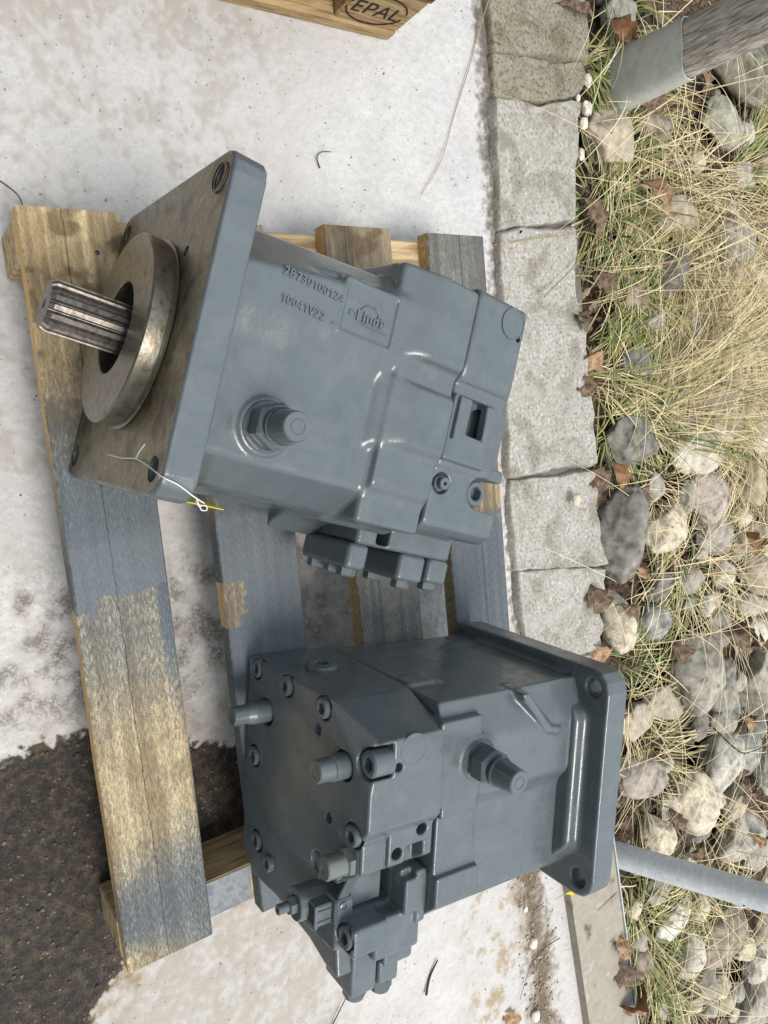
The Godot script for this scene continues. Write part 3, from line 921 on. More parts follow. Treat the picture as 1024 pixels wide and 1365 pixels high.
# ---------------------------------------------------------------- the two pumps
func cap_screw(called: String, parent: Node, at: Vector3, b: Basis, r: float, h: float, m: Material) -> void:   # socket head
	obj(called, lathe([[r, 0], [r, h - r * 0.14], [r * 0.88, h], [r * 0.6, h], [r * 0.56, h - 0.0006, 1], [r * 0.56, h - r * 0.75, 1], [0.0, h - r * 0.85]], 36), m, at, b, parent)

func hex_head(called: String, parent: Node, at: Vector3, b: Basis, r: float, h: float, m: Material) -> void:
	obj(called, lathe([[r, 0, 1], [r, h * 0.82, 1], [r * 0.84, h], [r * 0.4, h], [0.0, h]], 36), m, at, b, parent)

# blanked hose union: washer, hexagon, collar, tapered nose with a round mark
func hose_union(parent: Node, at: Vector3, tilt: Basis, s := 1.0) -> void:
	var u := obj("hose_union", lathe([[0.0225 * s, -0.004], [0.0225 * s, 0.0035], [0.021 * s, 0.005], [0.0175 * s, 0.005], [0.0165 * s, 0.009]], 48), M.paint_fine, at, tilt, parent)
	obj("hexagon", lathe([[0.017 * s, 0.008, 1], [0.0205 * s, 0.0105, 1], [0.0205 * s, 0.025, 1], [0.0172 * s, 0.0285], [0.0125 * s, 0.0285]], 48), M.paint_fine, Vector3.ZERO, Basis.IDENTITY, u)
	obj("collar", lathe([[0.0135 * s, 0.028], [0.0135 * s, 0.0315], [0.0155 * s, 0.0325], [0.0158 * s, 0.0345], [0.0148 * s, 0.0358]], 48), M.paint_fine, Vector3.ZERO, Basis.IDENTITY, u)
	obj("nose", lathe([[0.0146 * s, 0.0355], [0.0138 * s, 0.045], [0.0122 * s, 0.0585], [0.0112 * s, 0.06], [0.0065 * s, 0.06], [0.0062 * s, 0.0595], [0.0056 * s, 0.0595], [0.0053 * s, 0.06], [0.0, 0.06]], 48), M.paint_fine, Vector3.ZERO, Basis.IDENTITY, u)

func letters(text: String, size: float, depth: float, font: Font) -> TextMesh:
	var t := TextMesh.new()
	t.text = text
	t.font = font
	t.font_size = 48
	t.pixel_size = size / 48.0
	t.depth = depth
	t.curve_step = 2.0
	return t

func rounded_square(h: float, r: float, seg := 7) -> PackedVector2Array:
	var p := PackedVector2Array()
	for q in 4:
		var c := Vector2(1 if q in [0, 3] else -1, 1 if q < 2 else -1) * (h - r)
		for k in seg + 1:
			p.append(c + Vector2.from_angle(PI / 2 * (q + float(k) / seg)) * r)
	return p

func _keyhole(rim: PackedVector2Array, c: Vector2, r: float, d: Vector2, n: int) -> void:      # slit along d, once round the hole, and back
	var a0 := d.angle()
	for k in n + 1:
		rim.append(c + Vector2.from_angle(a0 - lerpf(0.004, TAU - 0.004, float(k) / n)) * r)
	rim.append(rim[rim.size() - n - 2] + d.orthogonal() * -0.00004)

func spline(r1: float, r0: float, teeth: int, h: float) -> ArrayMesh:     # splined shaft end along +y, chamfered tip with a centre drilling
	var b := MB.new()
	var rings := []
	for lv in [[0.0, 0.0], [h - 0.004, 0.0], [h, 0.0024]]:
		var row := []
		for t in teeth:
			for e in [[-0.46, 0], [-0.25, 1], [0.25, 1], [0.46, 0]]:
				var a: float = TAU * (t + e[0]) / teeth
				var r: float = (r1 if e[1] else r0) - lv[1] * (1.0 if e[1] else 0.25)
				row.append(Vector3(cos(a) * r, lv[0], sin(a) * r))
		rings.append(row)
	var n: int = rings[0].size()
	for l in 2:
		for k in n:
			var p: Vector3 = rings[l][k]
			var q: Vector3 = rings[l][(k + 1) % n]
			var mid := (p + q) / 2
			var out := Vector3(mid.x, 0.004 if l else 0.0, mid.z)
			var flat := (q - p).cross(Vector3.UP)
			if flat.dot(Vector3(mid.x, 0, mid.z)) < 0: flat = -flat
			b.flat4(p, q, rings[l + 1][(k + 1) % n], rings[l + 1][k], flat + out * 0.01)
	var c := b.vert(Vector3(0, h - 0.004, 0), Vector3.UP)
	for k in n:
		var p: Vector3 = rings[2][k]
		var q: Vector3 = rings[2][(k + 1) % n]
		var pi := p.normalized() * 0.0
		pi = Vector3(p.x, 0, p.z).normalized() * 0.0048 + Vector3(0, h, 0)
		var qi := Vector3(q.x, 0, q.z).normalized() * 0.0048 + Vector3(0, h, 0)
		b.flat4(p, q, qi, pi, Vector3.UP)
		b.tri(b.vert(pi, (Vector3.UP - pi * 20).normalized()), b.vert(qi, (Vector3.UP - qi * 20).normalized()), c)
	return b.mesh()

func pump_with_spline() -> void:
	# local frame: origin at the centre of the flange face, x across, y up, z along the shaft towards the viewer
	var b := Basis(Vector3(0.9405, -0.0302, 0.3385), Vector3(0.0473, 0.998, -0.0423), Vector3(-0.3365, 0.0558, 0.94)).orthonormalized()
	var t := thing("hydraulic_pump", "grey hydraulic pump with bare splined shaft and machined square flange", "pump", Vector3(0.1381, 0.1295 + PY, -0.0613), b, "grey-painted hydraulic pumps on the pallet")
	# square mounting flange, painted edges, bare face
	var fl := casting([
		["poly", 1, 0.0, 2, -28.5, -0.6, 2.0, Array(_mm(rounded_square(0.1337, 0.02, 3)))],
		["cyl", -1, 0.0, 2, -112.2, 112.2, -14, 10.5, 30, 0.5], ["cyl", -1, 0.0, 2, 112.2, 112.2, -14, 10.5, 30, 0.5],
		["cyl", -1, 0.0, 2, -112.2, -112.2, -14, 10.5, 30, 0.5], ["cyl", -1, 0.0, 2, 112.2, -112.2, -14, 10.5, 30, 0.5],
		["cyl", -1, 0.0, 2, 0, 0, -10, 42, 40, 0.5], ["cyl", -1, 0.0, 2, -62, 74, -4, 4.6, 14, 0.3]],
		Vector3(-140, -140, -34), Vector3(140, 140, 6))
	obj("mounting_flange", fl, M.paint, Vector3.ZERO, Basis.IDENTITY, t)
	var rim := PackedVector2Array()
	var sq := rounded_square(0.1298, 0.017, 8)
	for k in sq.size():
		rim.append(sq[k])
		var q := k / 9
		if k % 9 == 4:        # slit from each corner to its bolt hole
			var d := Vector2.from_angle(PI / 2 * q + PI / 4)
			_keyhole(rim, Vector2(signf(d.x), signf(d.y)) * 0.1122, 0.0103, d, 28)
		if k == 8:            # top edge: drilled hole, on the way towards -x
			rim.append(Vector2(-0.062, 0.1298))
			_keyhole(rim, Vector2(-0.062, 0.074), 0.0045, Vector2(0, 1), 18)
		if k == 17:           # -x edge: the bore
			rim.append(Vector2(-0.1298, 0))
			_keyhole(rim, Vector2.ZERO, 0.043, Vector2(-1, 0), 48)
	obj("machined_face", slab(rim, 0.0012, 0.0), M.bare, Vector3(0, 0, -0.0015), Basis(Vector3(1, 0, 0), Vector3(0, 0, 1), Vector3(0, 1, 0)), t)
	obj("pilot_ring", lathe([[0.0836, 0.0], [0.0842, 0.0006], [0.0815, 0.002], [0.0826, 0.0045], [0.0826, 0.0185], [0.0811, 0.02], [0.0412, 0.02], [0.04, 0.019], [0.04, -0.03], [0.0, -0.03]], 96), M.pilot, Vector3.ZERO, ax("z"), t)
	obj("bore_seal", lathe([[0.0398, -0.012], [0.036, -0.010], [0.0245, -0.012], [0.0235, -0.018]], 64), M.dark, Vector3.ZERO, ax("z"), t)
	var sh := obj("splined_shaft", spline(0.0222, 0.0192, 18, 0.107), M.steel, Vector3(0, 0, -0.03), ax("z"), t)
	obj("bolt_hole_rim", lathe([[0.0104, 0.0], [0.0126, 0.0009], [0.0104, 0.0012]], 32), M.bare, Vector3(-0.1122, 0.1122, 0.0003), ax("z"), t)
	# cast housing
	var hs := casting([
		["hull", 1, 0.0, 5.0, [0, 1, 0, 99.5, 0, -1, 0, 116, -1, 0, 0, 117, 1, 0, 0, 117, 0, 0, 1, -22, 0, 0, -1, 278.6,
			-0.8, 0.6, 0.132, 109.3, 0.80, 0.60, 0.0, 124.5, 0.6, -0.8, 0, 145, -0.6, -0.8, 0, 145]],
		# low middle of the top, with the ramp up to the lettered field
		["hull", -1, 4.0, 5.0, [0, -1, 0, -91.0, -0.40, -0.92, 0, -78.0, 0, 0, 1, 10, 0, 0, -1, 205, 1, 0, 0, 140]],
		# wavy outer edge of the lettered field
		["cyl", -1, 6.0, 1, -112, 110, -121, 26, 22, 3],
		# raised transverse blocks before the cover
		["hull", 1, 5.0, 5.0, [0, 1, 0, 109, 0, -1, 0, 60, -1, 0.08, 0, 137, 1, 0.5, 0, 6, 0, 0, -1, 278.6, 0, 0, 1, -192, 0, 0.93, 0.36, 18.5]],
		["hull", 1, 5.0, 5.0, [0, 1, 0, 106, 0, -1, 0, 60, -1, 0.35, 0, 57, 0.84, 0.54, 0, 88, 0, 0, -1, 278.6, 0, 0, 1, -192, 0, 0.93, 0.36, 18.0]],
		["box", 1, 6.0, 60, 40, -240, 57, 52, 38.6, 5],
		["box", 1, 10.0, 95, -10, -236, 27, 56, 42.6, 6],
		["box", 1, 8.0, -95, -10, -236, 33, 90, 42.6, 6],
		["box", 1, 4.0, -66.5, 92, -164, 26, 7.5, 31, 3],
		["box", -1, 1.5, -66.5, 103, -164, 22.5, 4.6, 27.5, 1.2],
		["cyl", 1, 5.0, 1, 56, 85, -92, 25, 9.5, 2],
		["cyl", 1, 6.0, 2, -95, -70, -160, 30, 110, 6], ["cyl", 1, 6.0, 2, 95, -70, -160, 28, 110, 6],
		["cyl", 1, 9.0, 2, 0, 0, -26, 104, 10, 3]],
		Vector3(-146, -124, -282), Vector3(130, 112, -14))
	obj("housing", hs, M.paint, Vector3.ZERO, Basis.IDENTITY, t)
	# end cover
	var cv := casting([
		["hull", 1, 0.0, 5.0, [0, 1, 0, 106, 0, -1, 0, 116, -1, 0, 0, 138, 1, 0, 0, -42, 0, 0, 1, -280.6, 0, 0, -1, 367, -0.7, 0.7, 0, 166, 0, 0.6, -0.8, 343, -0.5, 0, -0.86, 377, 0.42, 0.9, 0, 73]],
		["hull", 1, 4.0, 5.0, [0, 1, 0, 96.5, 0, -1, 0, 116, -1, 0, 0, 60, 1, 0, 0, 44, 0, 0, 1, -280.6, 0, 0, -1, 373, 0, 0.55, -0.83, 347]],
		["box", 1, 3.0, 4, 90, -310, 33, 11.5, 29.4, 2.5],
		["hull", 1, 4.0, 4.0, [0, 1, 0, 93, 0, -1, 0, 60, -1, 0, 0, -30, 1, 0, 0, 112, 0, 0, 1, -280.6, 0, 0, -1, 378, 0.75, 0.66, 0, 138, 0.5, 0, -0.86, 383]],
		["box", 1, 4.0, 0, 10, -352, 36, 62, 34, 4],
		["poly", -1, 1.5, 1, 84, 130, 1.5, [-30, -306, 7, -305, 8, -328, -30, -326]],
		["poly", -1, 0.6, 1, 96, 130, 0.6, [-28, -285, 15, -284.6, 15, -288.6, -28, -289]],
		["cyl", -1, 1.0, 1, -10, 84, -334, 16, 6, 1],
		["cyl", -1, 1.0, 1, 60, 100, -294, 10.8, 14, 1],
		["cyl", -1, 2.0, 1, 60, 100, -348, 16.5, 40, 2], ["box", -1, 2.0, 60, 100, -372, 16.5, 40, 24, 2],
		["cyl", -1, 0.6, 1, -105.5, 106, -344, 3.6, 14, 0.4],
		["box", 1, 6.0, 116, -14, -318, 22, 44, 66, 5],
		["box", -1, 3.0, 122, 8, -286, 12, 24, 8, 3]],
		Vector3(-144, -122, -396), Vector3(146, 114, -240))
	obj("end_cover", cv, M.paint_rough, Vector3.ZERO, Basis.IDENTITY, t)
	obj("cast_disc", lathe([[0.0158, -0.003], [0.0158, 0.0009], [0.015, 0.0009], [0.0147, 0.0003], [0.0, 0.0004]], 40), M.paint_fine, Vector3(-0.1165, 0.1064, -0.331), Basis.IDENTITY, t)
	hose_union(t, Vector3(0.056, 0.0925, -0.092), Basis(Vector3.RIGHT, 0.06))
	hex_head("vent_plug", t, Vector3(0.060, 0.084, -0.294), Basis.IDENTITY, 0.0088, 0.0085, M.paint_fine)
	obj("vent_nipple", lathe([[0.0064, 0.0], [0.0064, 0.0055], [0.0058, 0.0062], [0.002, 0.0062], [0.0018, 0.001], [0, 0.001]], 28), M.paint_fine, Vector3(0.060, 0.0925, -0.294), Basis.IDENTITY, t)
	cap_screw("cover_screw", t, Vector3(0.060, 0.060, -0.349), Basis.IDENTITY, 0.0138, 0.027, M.paint_fine)
	# port clamps on the far side with their hexagon bolts
	var pads := [[151, -16, -258, 14, 47, 13], [152.5, -12, -332, 15.5, 43, 18.5], [151, 6, -369, 14, 26, 15.5]]
	for p in pads:
		obj("port_clamp", casting([["box", 1, 0.0, p[0], p[1], p[2], p[3], p[4], p[5], 5.5]], Vector3(p[0] - p[3] - 4, p[1] - p[4] - 4, p[2] - p[5] - 4), Vector3(p[0] + p[3] + 4, p[1] + p[4] + 4, p[2] + p[5] + 4), 2.0), M.paint, Vector3.ZERO, Basis.IDENTITY, t)
	for p in [[164, -44, -257], [164, 16, -257], [167, -40, -333], [167, 17, -331], [164, 17, -369], [164, -14, -260]]:
		hex_head("clamp_bolt", t, Vector3(p[0], p[1], p[2]) * 0.001, ax("x"), 0.0105, 0.0095, M.paint_fine)
	# raised casting marks
	var font := SystemFont.new()
	font.font_names = PackedStringArray(["Droid Sans"])
	font.font_weight = 600
	var flat := Basis(Vector3(0, 0, -1), Vector3(-1, 0, 0), Vector3(0, 1, 0))      # reads along -z, letter tops towards -x
	for row in [["2B730100124", -0.0705, -0.1035, 0.0100], ["10041V22", -0.0490, -0.0975, 0.0100]]:
		obj("cast_number", letters(row[0], row[3], 0.0023, font), M.paint_fine, Vector3(row[1], 0.0998, row[2]), flat * Basis(Vector3(0, 0, 1), -0.05), t)
	obj("cast_dash", cbox(0.008, 0.0014, 0.0016, 0.0004), M.paint_fine, Vector3(-0.0465, 0.0998, -0.131), flat * Basis(Vector3.RIGHT, PI / 2), t)
	var italic := FontVariation.new()
	italic.base_font = font
	italic.variation_transform = Transform2D(Vector2(1, 0), Vector2(0.28, 1), Vector2.ZERO)
	obj("cast_logo", letters("Linde", 0.0125, 0.0026, italic), M.paint_fine, Vector3(-0.0615, 0.0988, -0.1665), flat, t)
	var arc := []
	for k in 15:
		var a := lerpf(0.25, PI - 0.12, k / 14.0)
		arc.append(Vector3(-0.0615 - 0.0125 * sin(a), 0.0989, -0.1655 + 0.0125 * cos(a)))
	obj("cast_logo_arc", tube(arc, 0.0009, 6), M.paint_fine, Vector3.ZERO, Basis.IDENTITY, t)
	obj("cast_logo_stroke", tube(curve([Vector3(-0.0595, 0.0988, -0.1435), Vector3(-0.0635, 0.0988, -0.1435), Vector3(-0.064, 0.0988, -0.1475), Vector3(-0.058, 0.0988, -0.153), Vector3(-0.0555, 0.0988, -0.165), Vector3(-0.0555, 0.0988, -0.186)], 5), 0.0008, 6), M.paint_fine, Vector3.ZERO, Basis.IDENTITY, t)

func _mm(p: PackedVector2Array) -> PackedFloat32Array:
	var o := PackedFloat32Array()
	for q in p:
		o.append(q.x * 1000.0)
		o.append(q.y * 1000.0)
	return o

func pump_on_its_cover() -> void:
	# local frame: origin on the axis at the back of the flange, z along the axis towards the viewer
	var b := Basis(Vector3(0.989, -0.046, 0.14), Vector3(0.049, 0.999, -0.015), Vector3(-0.139, 0.022, 0.99)).orthonormalized()
	var t := thing("hydraulic_pump", "grey hydraulic pump with two painted stub pipes and solenoid valve on its end cover", "pump", Vector3(0.653, 0.1265 + PY, -0.4634), b, "grey-painted hydraulic pumps on the pallet")
	var corner := []
	var prims := [["poly", 1, 0.0, 2, -34, 0, 3.0, Array(_mm(rounded_square(0.1337, 0.024, 3)))]]
	# thick web between the corners, scalloped round each bolt hole
	prims.append(["hull", 1, 7.0, 6.0, [0, 1, 0, 108, 0, 0.97, 0.243, 107.6, 0, -1, 0, 118, 1, 0, 0, 118, -1, 0, 0, 118, 0, 0, 1, 17, 0, 0, -1, 20, 1, 1, 0, 182, -1, 1, 0, 186]])
	prims.append(["hull", 1, 4.0, 4.0, [0, 1, 0, 90, 0, -1, 0, 90, 1, 0, 0, 90, -1, 0, 0, 90, 0, 0, 1, 15, 0, 0, -1, 20, 1, 1, 0, 192, 1, -1, 0, 192, -1, 1, 0, 192, -1, -1, 0, 192]])
	for s in [[-1, -1], [-1, 1], [1, -1], [1, 1]]:
		prims.append(["cyl", -1, 2.0, 2, s[0] * 116, s[1] * 116, 24, 33, 23.5, 2])
		prims.append(["cyl", -1, 0.0, 2, s[0] * 112.2, s[1] * 112.2, -14, 10.5, 40, 0.5])
	obj("mounting_flange", casting(prims, Vector3(-140, -140, -38), Vector3(140, 140, 68)), M.paint, Vector3.ZERO, Basis.IDENTITY, t)
	var hs := casting([
		["hull", 1, 0.0, 2.5, [0, 1, 0, 100, 0, -1, 0, 116, -1, 0, 0, 118, 1, 0, 0, 120, 0, 0, 1, 200.4, 0, 0, -1, 10, -0.36, 0.933, 0, 121.5, 0.74, 0.67, 0, 134]],
		["hull", -1, 4.0, 4.0, [0, -1, 0, -86.5, -0.6, -0.8, 0, -69.5, 0, 0, -1, 10, 0.1, 0, 1, 150, 1, 0, 0, 150]],
		["box", 1, 3.0, -60, 90, 180, 44, 11, 27.0, 2.5],
		["box", -1, 2.0, 28, 104, 178, 31, 10.5, 40, 2],
		["poly", 1, 5.0, 1, 70, 103.2, 2.0, [-117, 100, -117, 90, -74, 52, -70, 36, -64, 40, -68, 58, -108, 96]],
		["box", 1, 5.0, -104, -42, 178, 17, 76, 22.4, 3],
		["box", 1, 5.0, -100, 22, 184, 22, 12, 16.4, 3],
		["cyl", 1, 4.0, 1, -57, 92, 155, 26, 9, 2],
		["cyl", 1, 8.0, 2, 92, -70, 100, 32, 100, 6], ["cyl", 1, 8.0, 2, -88, -80, 100, 28, 98, 6]],
		Vector3(-126, -122, -6), Vector3(128, 110, 204))
	obj("housing", hs, M.paint, Vector3.ZERO, Basis.IDENTITY, t)
	var cv := casting([
		["hull", 1, 0.0, 2.0, [0, 1, 0, 101.8, 0, -1, 0, 127, -1, 0, 0, 121, 1, 0, 0, 58, 0, 0, -1, -201.8, 0, 0.08, 1, 297, -0.94, 0.33, 0, 125.5, -0.241, 0.307, 0.92, 309.5]],
		["hull", 1, 3.0, 2.0, [0, 1, 0, 60, 0, -1, 0, 127, 1, 0, 0, 128, 0, 0, -1, -201.8, 0, 0.08, 1, 297, 0.8, -0.6, 0, 162, -1, 0, 0, 0]],
		# lower half of the top with its plates
		["hull", -1, 2.0, 3.0, [0, -1, 0, -88.5, -0.62, -0.78, 0, -72, 0, 0, 1, 330, 1, 0, 0, 160]],
		["box", 1, 1.5, 22.5, 84, 275, 21, 9.5, 13.5, 2], ["box", 1, 1.5, 20.5, 84, 231, 22.5, 9.5, 27, 2],
		["box", -1, 3.0, 75, 90, 262, 17.0, 62, 34, 3], ["box", -1, 3.0, 55, 90, 275, 10, 6, 50, 3],
		["hull", -1, 2.5, 3.0, [0.82, 0.57, 0, 97.0, -0.82, -0.57, 0, -80, 0, 0, -1, -202, 0, 0, 1, 300, 0, -1, 0, -60]],
		["box", 1, 2.0, 75, 60, 215, 22, 26, 13, 3],
		["poly", -1, 1.5, 1, 76, 130, 1.0, [18, 237, 17, 216, 60, 215, 60, 238]],
		["cyl", -1, 0.4, 1, 4, 90, 218, 6.0, 26, 0.3], ["cyl", -1, 0.4, 1, 22, 90, 247, 6.0, 26, 0.3],
		["cyl", -1, 0.5, 1, -70, 104, 257, 4.2, 16, 0.3],
		["cyl", -1, 0.8, 2, -76, 93, 300, 15, 36, 1], ["box", -1, 1.0, -80, 106, 290, 15, 13, 26, 1],
		["cyl", -1, 0.5, 2, -68, -86, 300, 15.0, 30, 0.3], ["cyl", -1, 0.5, 2, -63, 59, 290, 15.0, 30, 0.3],
		["cyl", -1, 0.5, 2, 51, 25, 290, 11.0, 40, 0.5],
		["cyl", -1, 0.3, 2, -83, 14, 300, 5.2, 12, 0.3], ["cyl", -1, 0.3, 2, -1, 39, 295, 5.2, 12, 0.3],
		["cyl", -1, 0.3, 2, -111, -111, 302, 12.6, 5, 0.3], ["cyl", -1, 0.3, 2, -110, -46, 300, 12.6, 5, 0.3], ["cyl", -1, 0.3, 2, -108, 23, 295, 12.6, 5, 0.3],
		["cyl", -1, 0.3, 2, -10, -108, 305, 12.6, 5, 0.3], ["cyl", -1, 0.3, 2, 85, -95, 304, 12.6, 5, 0.3], ["cyl", -1, 0.3, 2, -2, 80, 290, 12.6, 5, 0.3],
		# lower side with the screwed ear
		["box", 1, 4.0, 107, 62, 268, 15, 25, 20.5, 4], ["box", 1, 4.0, 118, 40, 230, 22, 40, 28, 4],
		["box", 1, 4.0, 86, 52, 205, 26, 32, 6, 3],
		["poly", 1, 4.0, 2, 205, 286, 3.0, [100, -100, 126, -97, 150, -72, 152, 0, 160, 34, 160, 58, 110, 50, 100, 0]],
		["cyl", -1, 0.5, 2, 106, 72, 292, 13.0, 8, 0.3]],
		Vector3(-126, -132, 196), Vector3(166, 108, 312))
	obj("end_cover", cv, M.paint, Vector3.ZERO, Basis.IDENTITY, t)
	hose_union(t, Vector3(-0.057, 0.099, 0.156), Basis(Vector3.RIGHT, -0.0) , 0.98)
	obj("cast_disc", lathe([[0.0156, -0.003], [0.0156, 0.0008], [0.0148, 0.0008], [0.0145, 0.0003], [0.0, 0.0004]], 40), M.paint_fine, Vector3(-0.0855, 0.1012, 0.241), Basis.IDENTITY, t)
	# stub pipes painted over
	obj("stub_pipe", lathe([[0.0125, -0.02], [0.0125, 0.016], [0.0106, 0.024], [0.0104, 0.0395], [0.0096, 0.0402], [0.007, 0.0402], [0.0066, 0.0396], [0, 0.0396]], 36), M.paint_fine, Vector3(-0.070, -0.086, 0.304), ax("z"), t)
	obj("stub_pipe", lathe([[0.0128, -0.02], [0.0128, 0.014], [0.0116, 0.015], [0.0112, 0.031], [0.0102, 0.0318], [0.007, 0.0318], [0.0066, 0.0312], [0, 0.0312]], 36), M.paint_fine, Vector3(-0.063, 0.059, 0.291), ax("z"), t)
	# sunk cap screws round the cover
	for p in [[-111, -111, 300], [-110, -46, 297.5], [-108, 23, 292], [-10, -108, 302], [85, -95, 301], [-2, 80, 287.5]]:
		cap_screw("cover_screw", t, Vector3(p[0], p[1], p[2]) * 0.001, ax("z"), 0.0104, 0.0065, M.paint_fine)
	cap_screw("cover_screw", t, Vector3(-0.076, 0.093, 0.264), ax("z"), 0.0128, 0.023, M.paint_fine)
	cap_screw("cover_screw", t, Vector3(0.106, 0.072, 0.284), ax("z"), 0.0112, 0.006, M.paint_fine)
	for p in [[-83, 14, 289], [-1, 39, 286]]:
		cap_screw("plug_screw", t, Vector3(p[0], p[1], p[2]) * 0.001, ax("z"), 0.0048, 0.004, M.paint_fine)
	obj("sealing_plug", lathe([[0.018, -0.004], [0.018, 0.0015], [0.0175, 0.003], [0.0135, 0.0045], [0.0082, 0.0045], [0.0078, 0.004, 1], [0.0078, -0.003, 1], [0, -0.003]], 36), M.paint_fine, Vector3(-0.1225, -0.055, 0.254), ax("-x"), t)
	cap_screw("sealing_plug", t, Vector3(0.097, -0.065, 0.300), ax("z"), 0.0092, 0.007, M.paint_fine)
	# proportional valve with coil and plug
	var v := obj("solenoid_valve", lathe([[0.0165, -0.06], [0.0165, 0.018], [0.0155, 0.0195], [0.0135, 0.0195], [0.0125, 0.0185], [0.009, 0.0185]], 40), M.paint_fine, Vector3(0.086, 0.028, 0.302), ax("z"), t)
	obj("lock_nut", lathe([[0.0088, 0.018, 1], [0.0088, 0.0255, 1], [0.0074, 0.0265], [0.005, 0.0265]], 36), M.paint_fine, Vector3.ZERO, Basis.IDENTITY, v)
	obj("adjuster", lathe([[0.0052, 0.026], [0.0052, 0.037], [0.0047, 0.0378], [0.0024, 0.0378], [0.0022, 0.035, 1], [0, 0.035]], 24), M.paint_fine, Vector3.ZERO, Basis.IDENTITY, v)
	obj("valve_block", cbox(0.034, 0.03, 0.044, 0.002), M.paint_fine, Vector3(0.074, 0.040, 0.258), Basis.IDENTITY, t)
	obj("coil", cbox(0.025, 0.033, 0.021, 0.0022), M.paint_fine, Vector3(0.0865, 0.0455, 0.2835), Basis.IDENTITY, t)
	obj("coil_screw", lathe([[0.0042, 0], [0.0042, 0.0016], [0.003, 0.002], [0.0022, 0.0004], [0, 0.0004]], 20), M.paint_fine, Vector3(0.080, 0.0618, 0.2855), Basis.IDENTITY, t)
	var plug := obj("connector", cbox(0.022, 0.017, 0.019, 0.0014), M.paint_fine, Vector3(0.0875, 0.0475, 0.3035), Basis.IDENTITY, t)
	obj("connector_lip", cbox(0.0236, 0.0022, 0.004, 0.0006), M.paint_fine, Vector3(0, 0.0082, 0.0085), Basis.IDENTITY, plug)
	for s in [-1, 1]: obj("connector_rib", cbox(0.0018, 0.0026, 0.016, 0.0005), M.paint_fine, Vector3(s * 0.0055, 0.0086, 0.0), Basis.IDENTITY, plug)
	obj("connector_mouth", cbox(0.017, 0.0115, 0.001, 0.0003), M.dark, Vector3(0, -0.001, 0.0096), Basis.IDENTITY, plug)
	obj("retainer_plate", cbox(0.042, 0.004, 0.012, 0.001), M.paint_fine, Vector3(0.060, 0.0645, 0.2835), Basis(Vector3.BACK, -0.5), t)
	cap_screw("retainer_screw", t, Vector3(0.046, 0.062, 0.291), ax("z"), 0.0045, 0.006, M.paint_fine)
	obj("blanking_cap", lathe([[0.0128, -0.01, 1], [0.0142, -0.003, 1], [0.0142, 0.006, 1], [0.0122, 0.008], [0.0116, 0.0085], [0.0116, 0.0275], [0.0106, 0.029], [0.004, 0.029], [0.0036, 0.0284], [0, 0.0284]], 36), M.steel_paint, Vector3(0.026, 0.074, 0.289), ax("z"), t)
	# port clamps underneath the cover's far side
	for p in [[164, 34, 254, 24, 26, 16], [157, 34, 212, 12, 26, 19], [176, 44, 221, 14, 13, 13]]:
		obj("port_clamp", casting([["box", 1, 0.0, p[0], p[1], p[2], p[3], p[4], p[5], 4.0]], Vector3(p[0] - p[3] - 4, p[1] - p[4] - 4, p[2] - p[5] - 4), Vector3(p[0] + p[3] + 4, p[1] + p[4] + 4, p[2] + p[5] + 4), 2.0), M.paint, Vector3.ZERO, Basis.IDENTITY, t)
	for p in [[187, 42, 253], [189, 44, 222], [168, -12, 250], [168, -12, 215]]:
		hex_head("clamp_bolt", t, Vector3(p[0], p[1], p[2]) * 0.001, ax("x"), 0.0125, 0.0135, M.paint_fine)

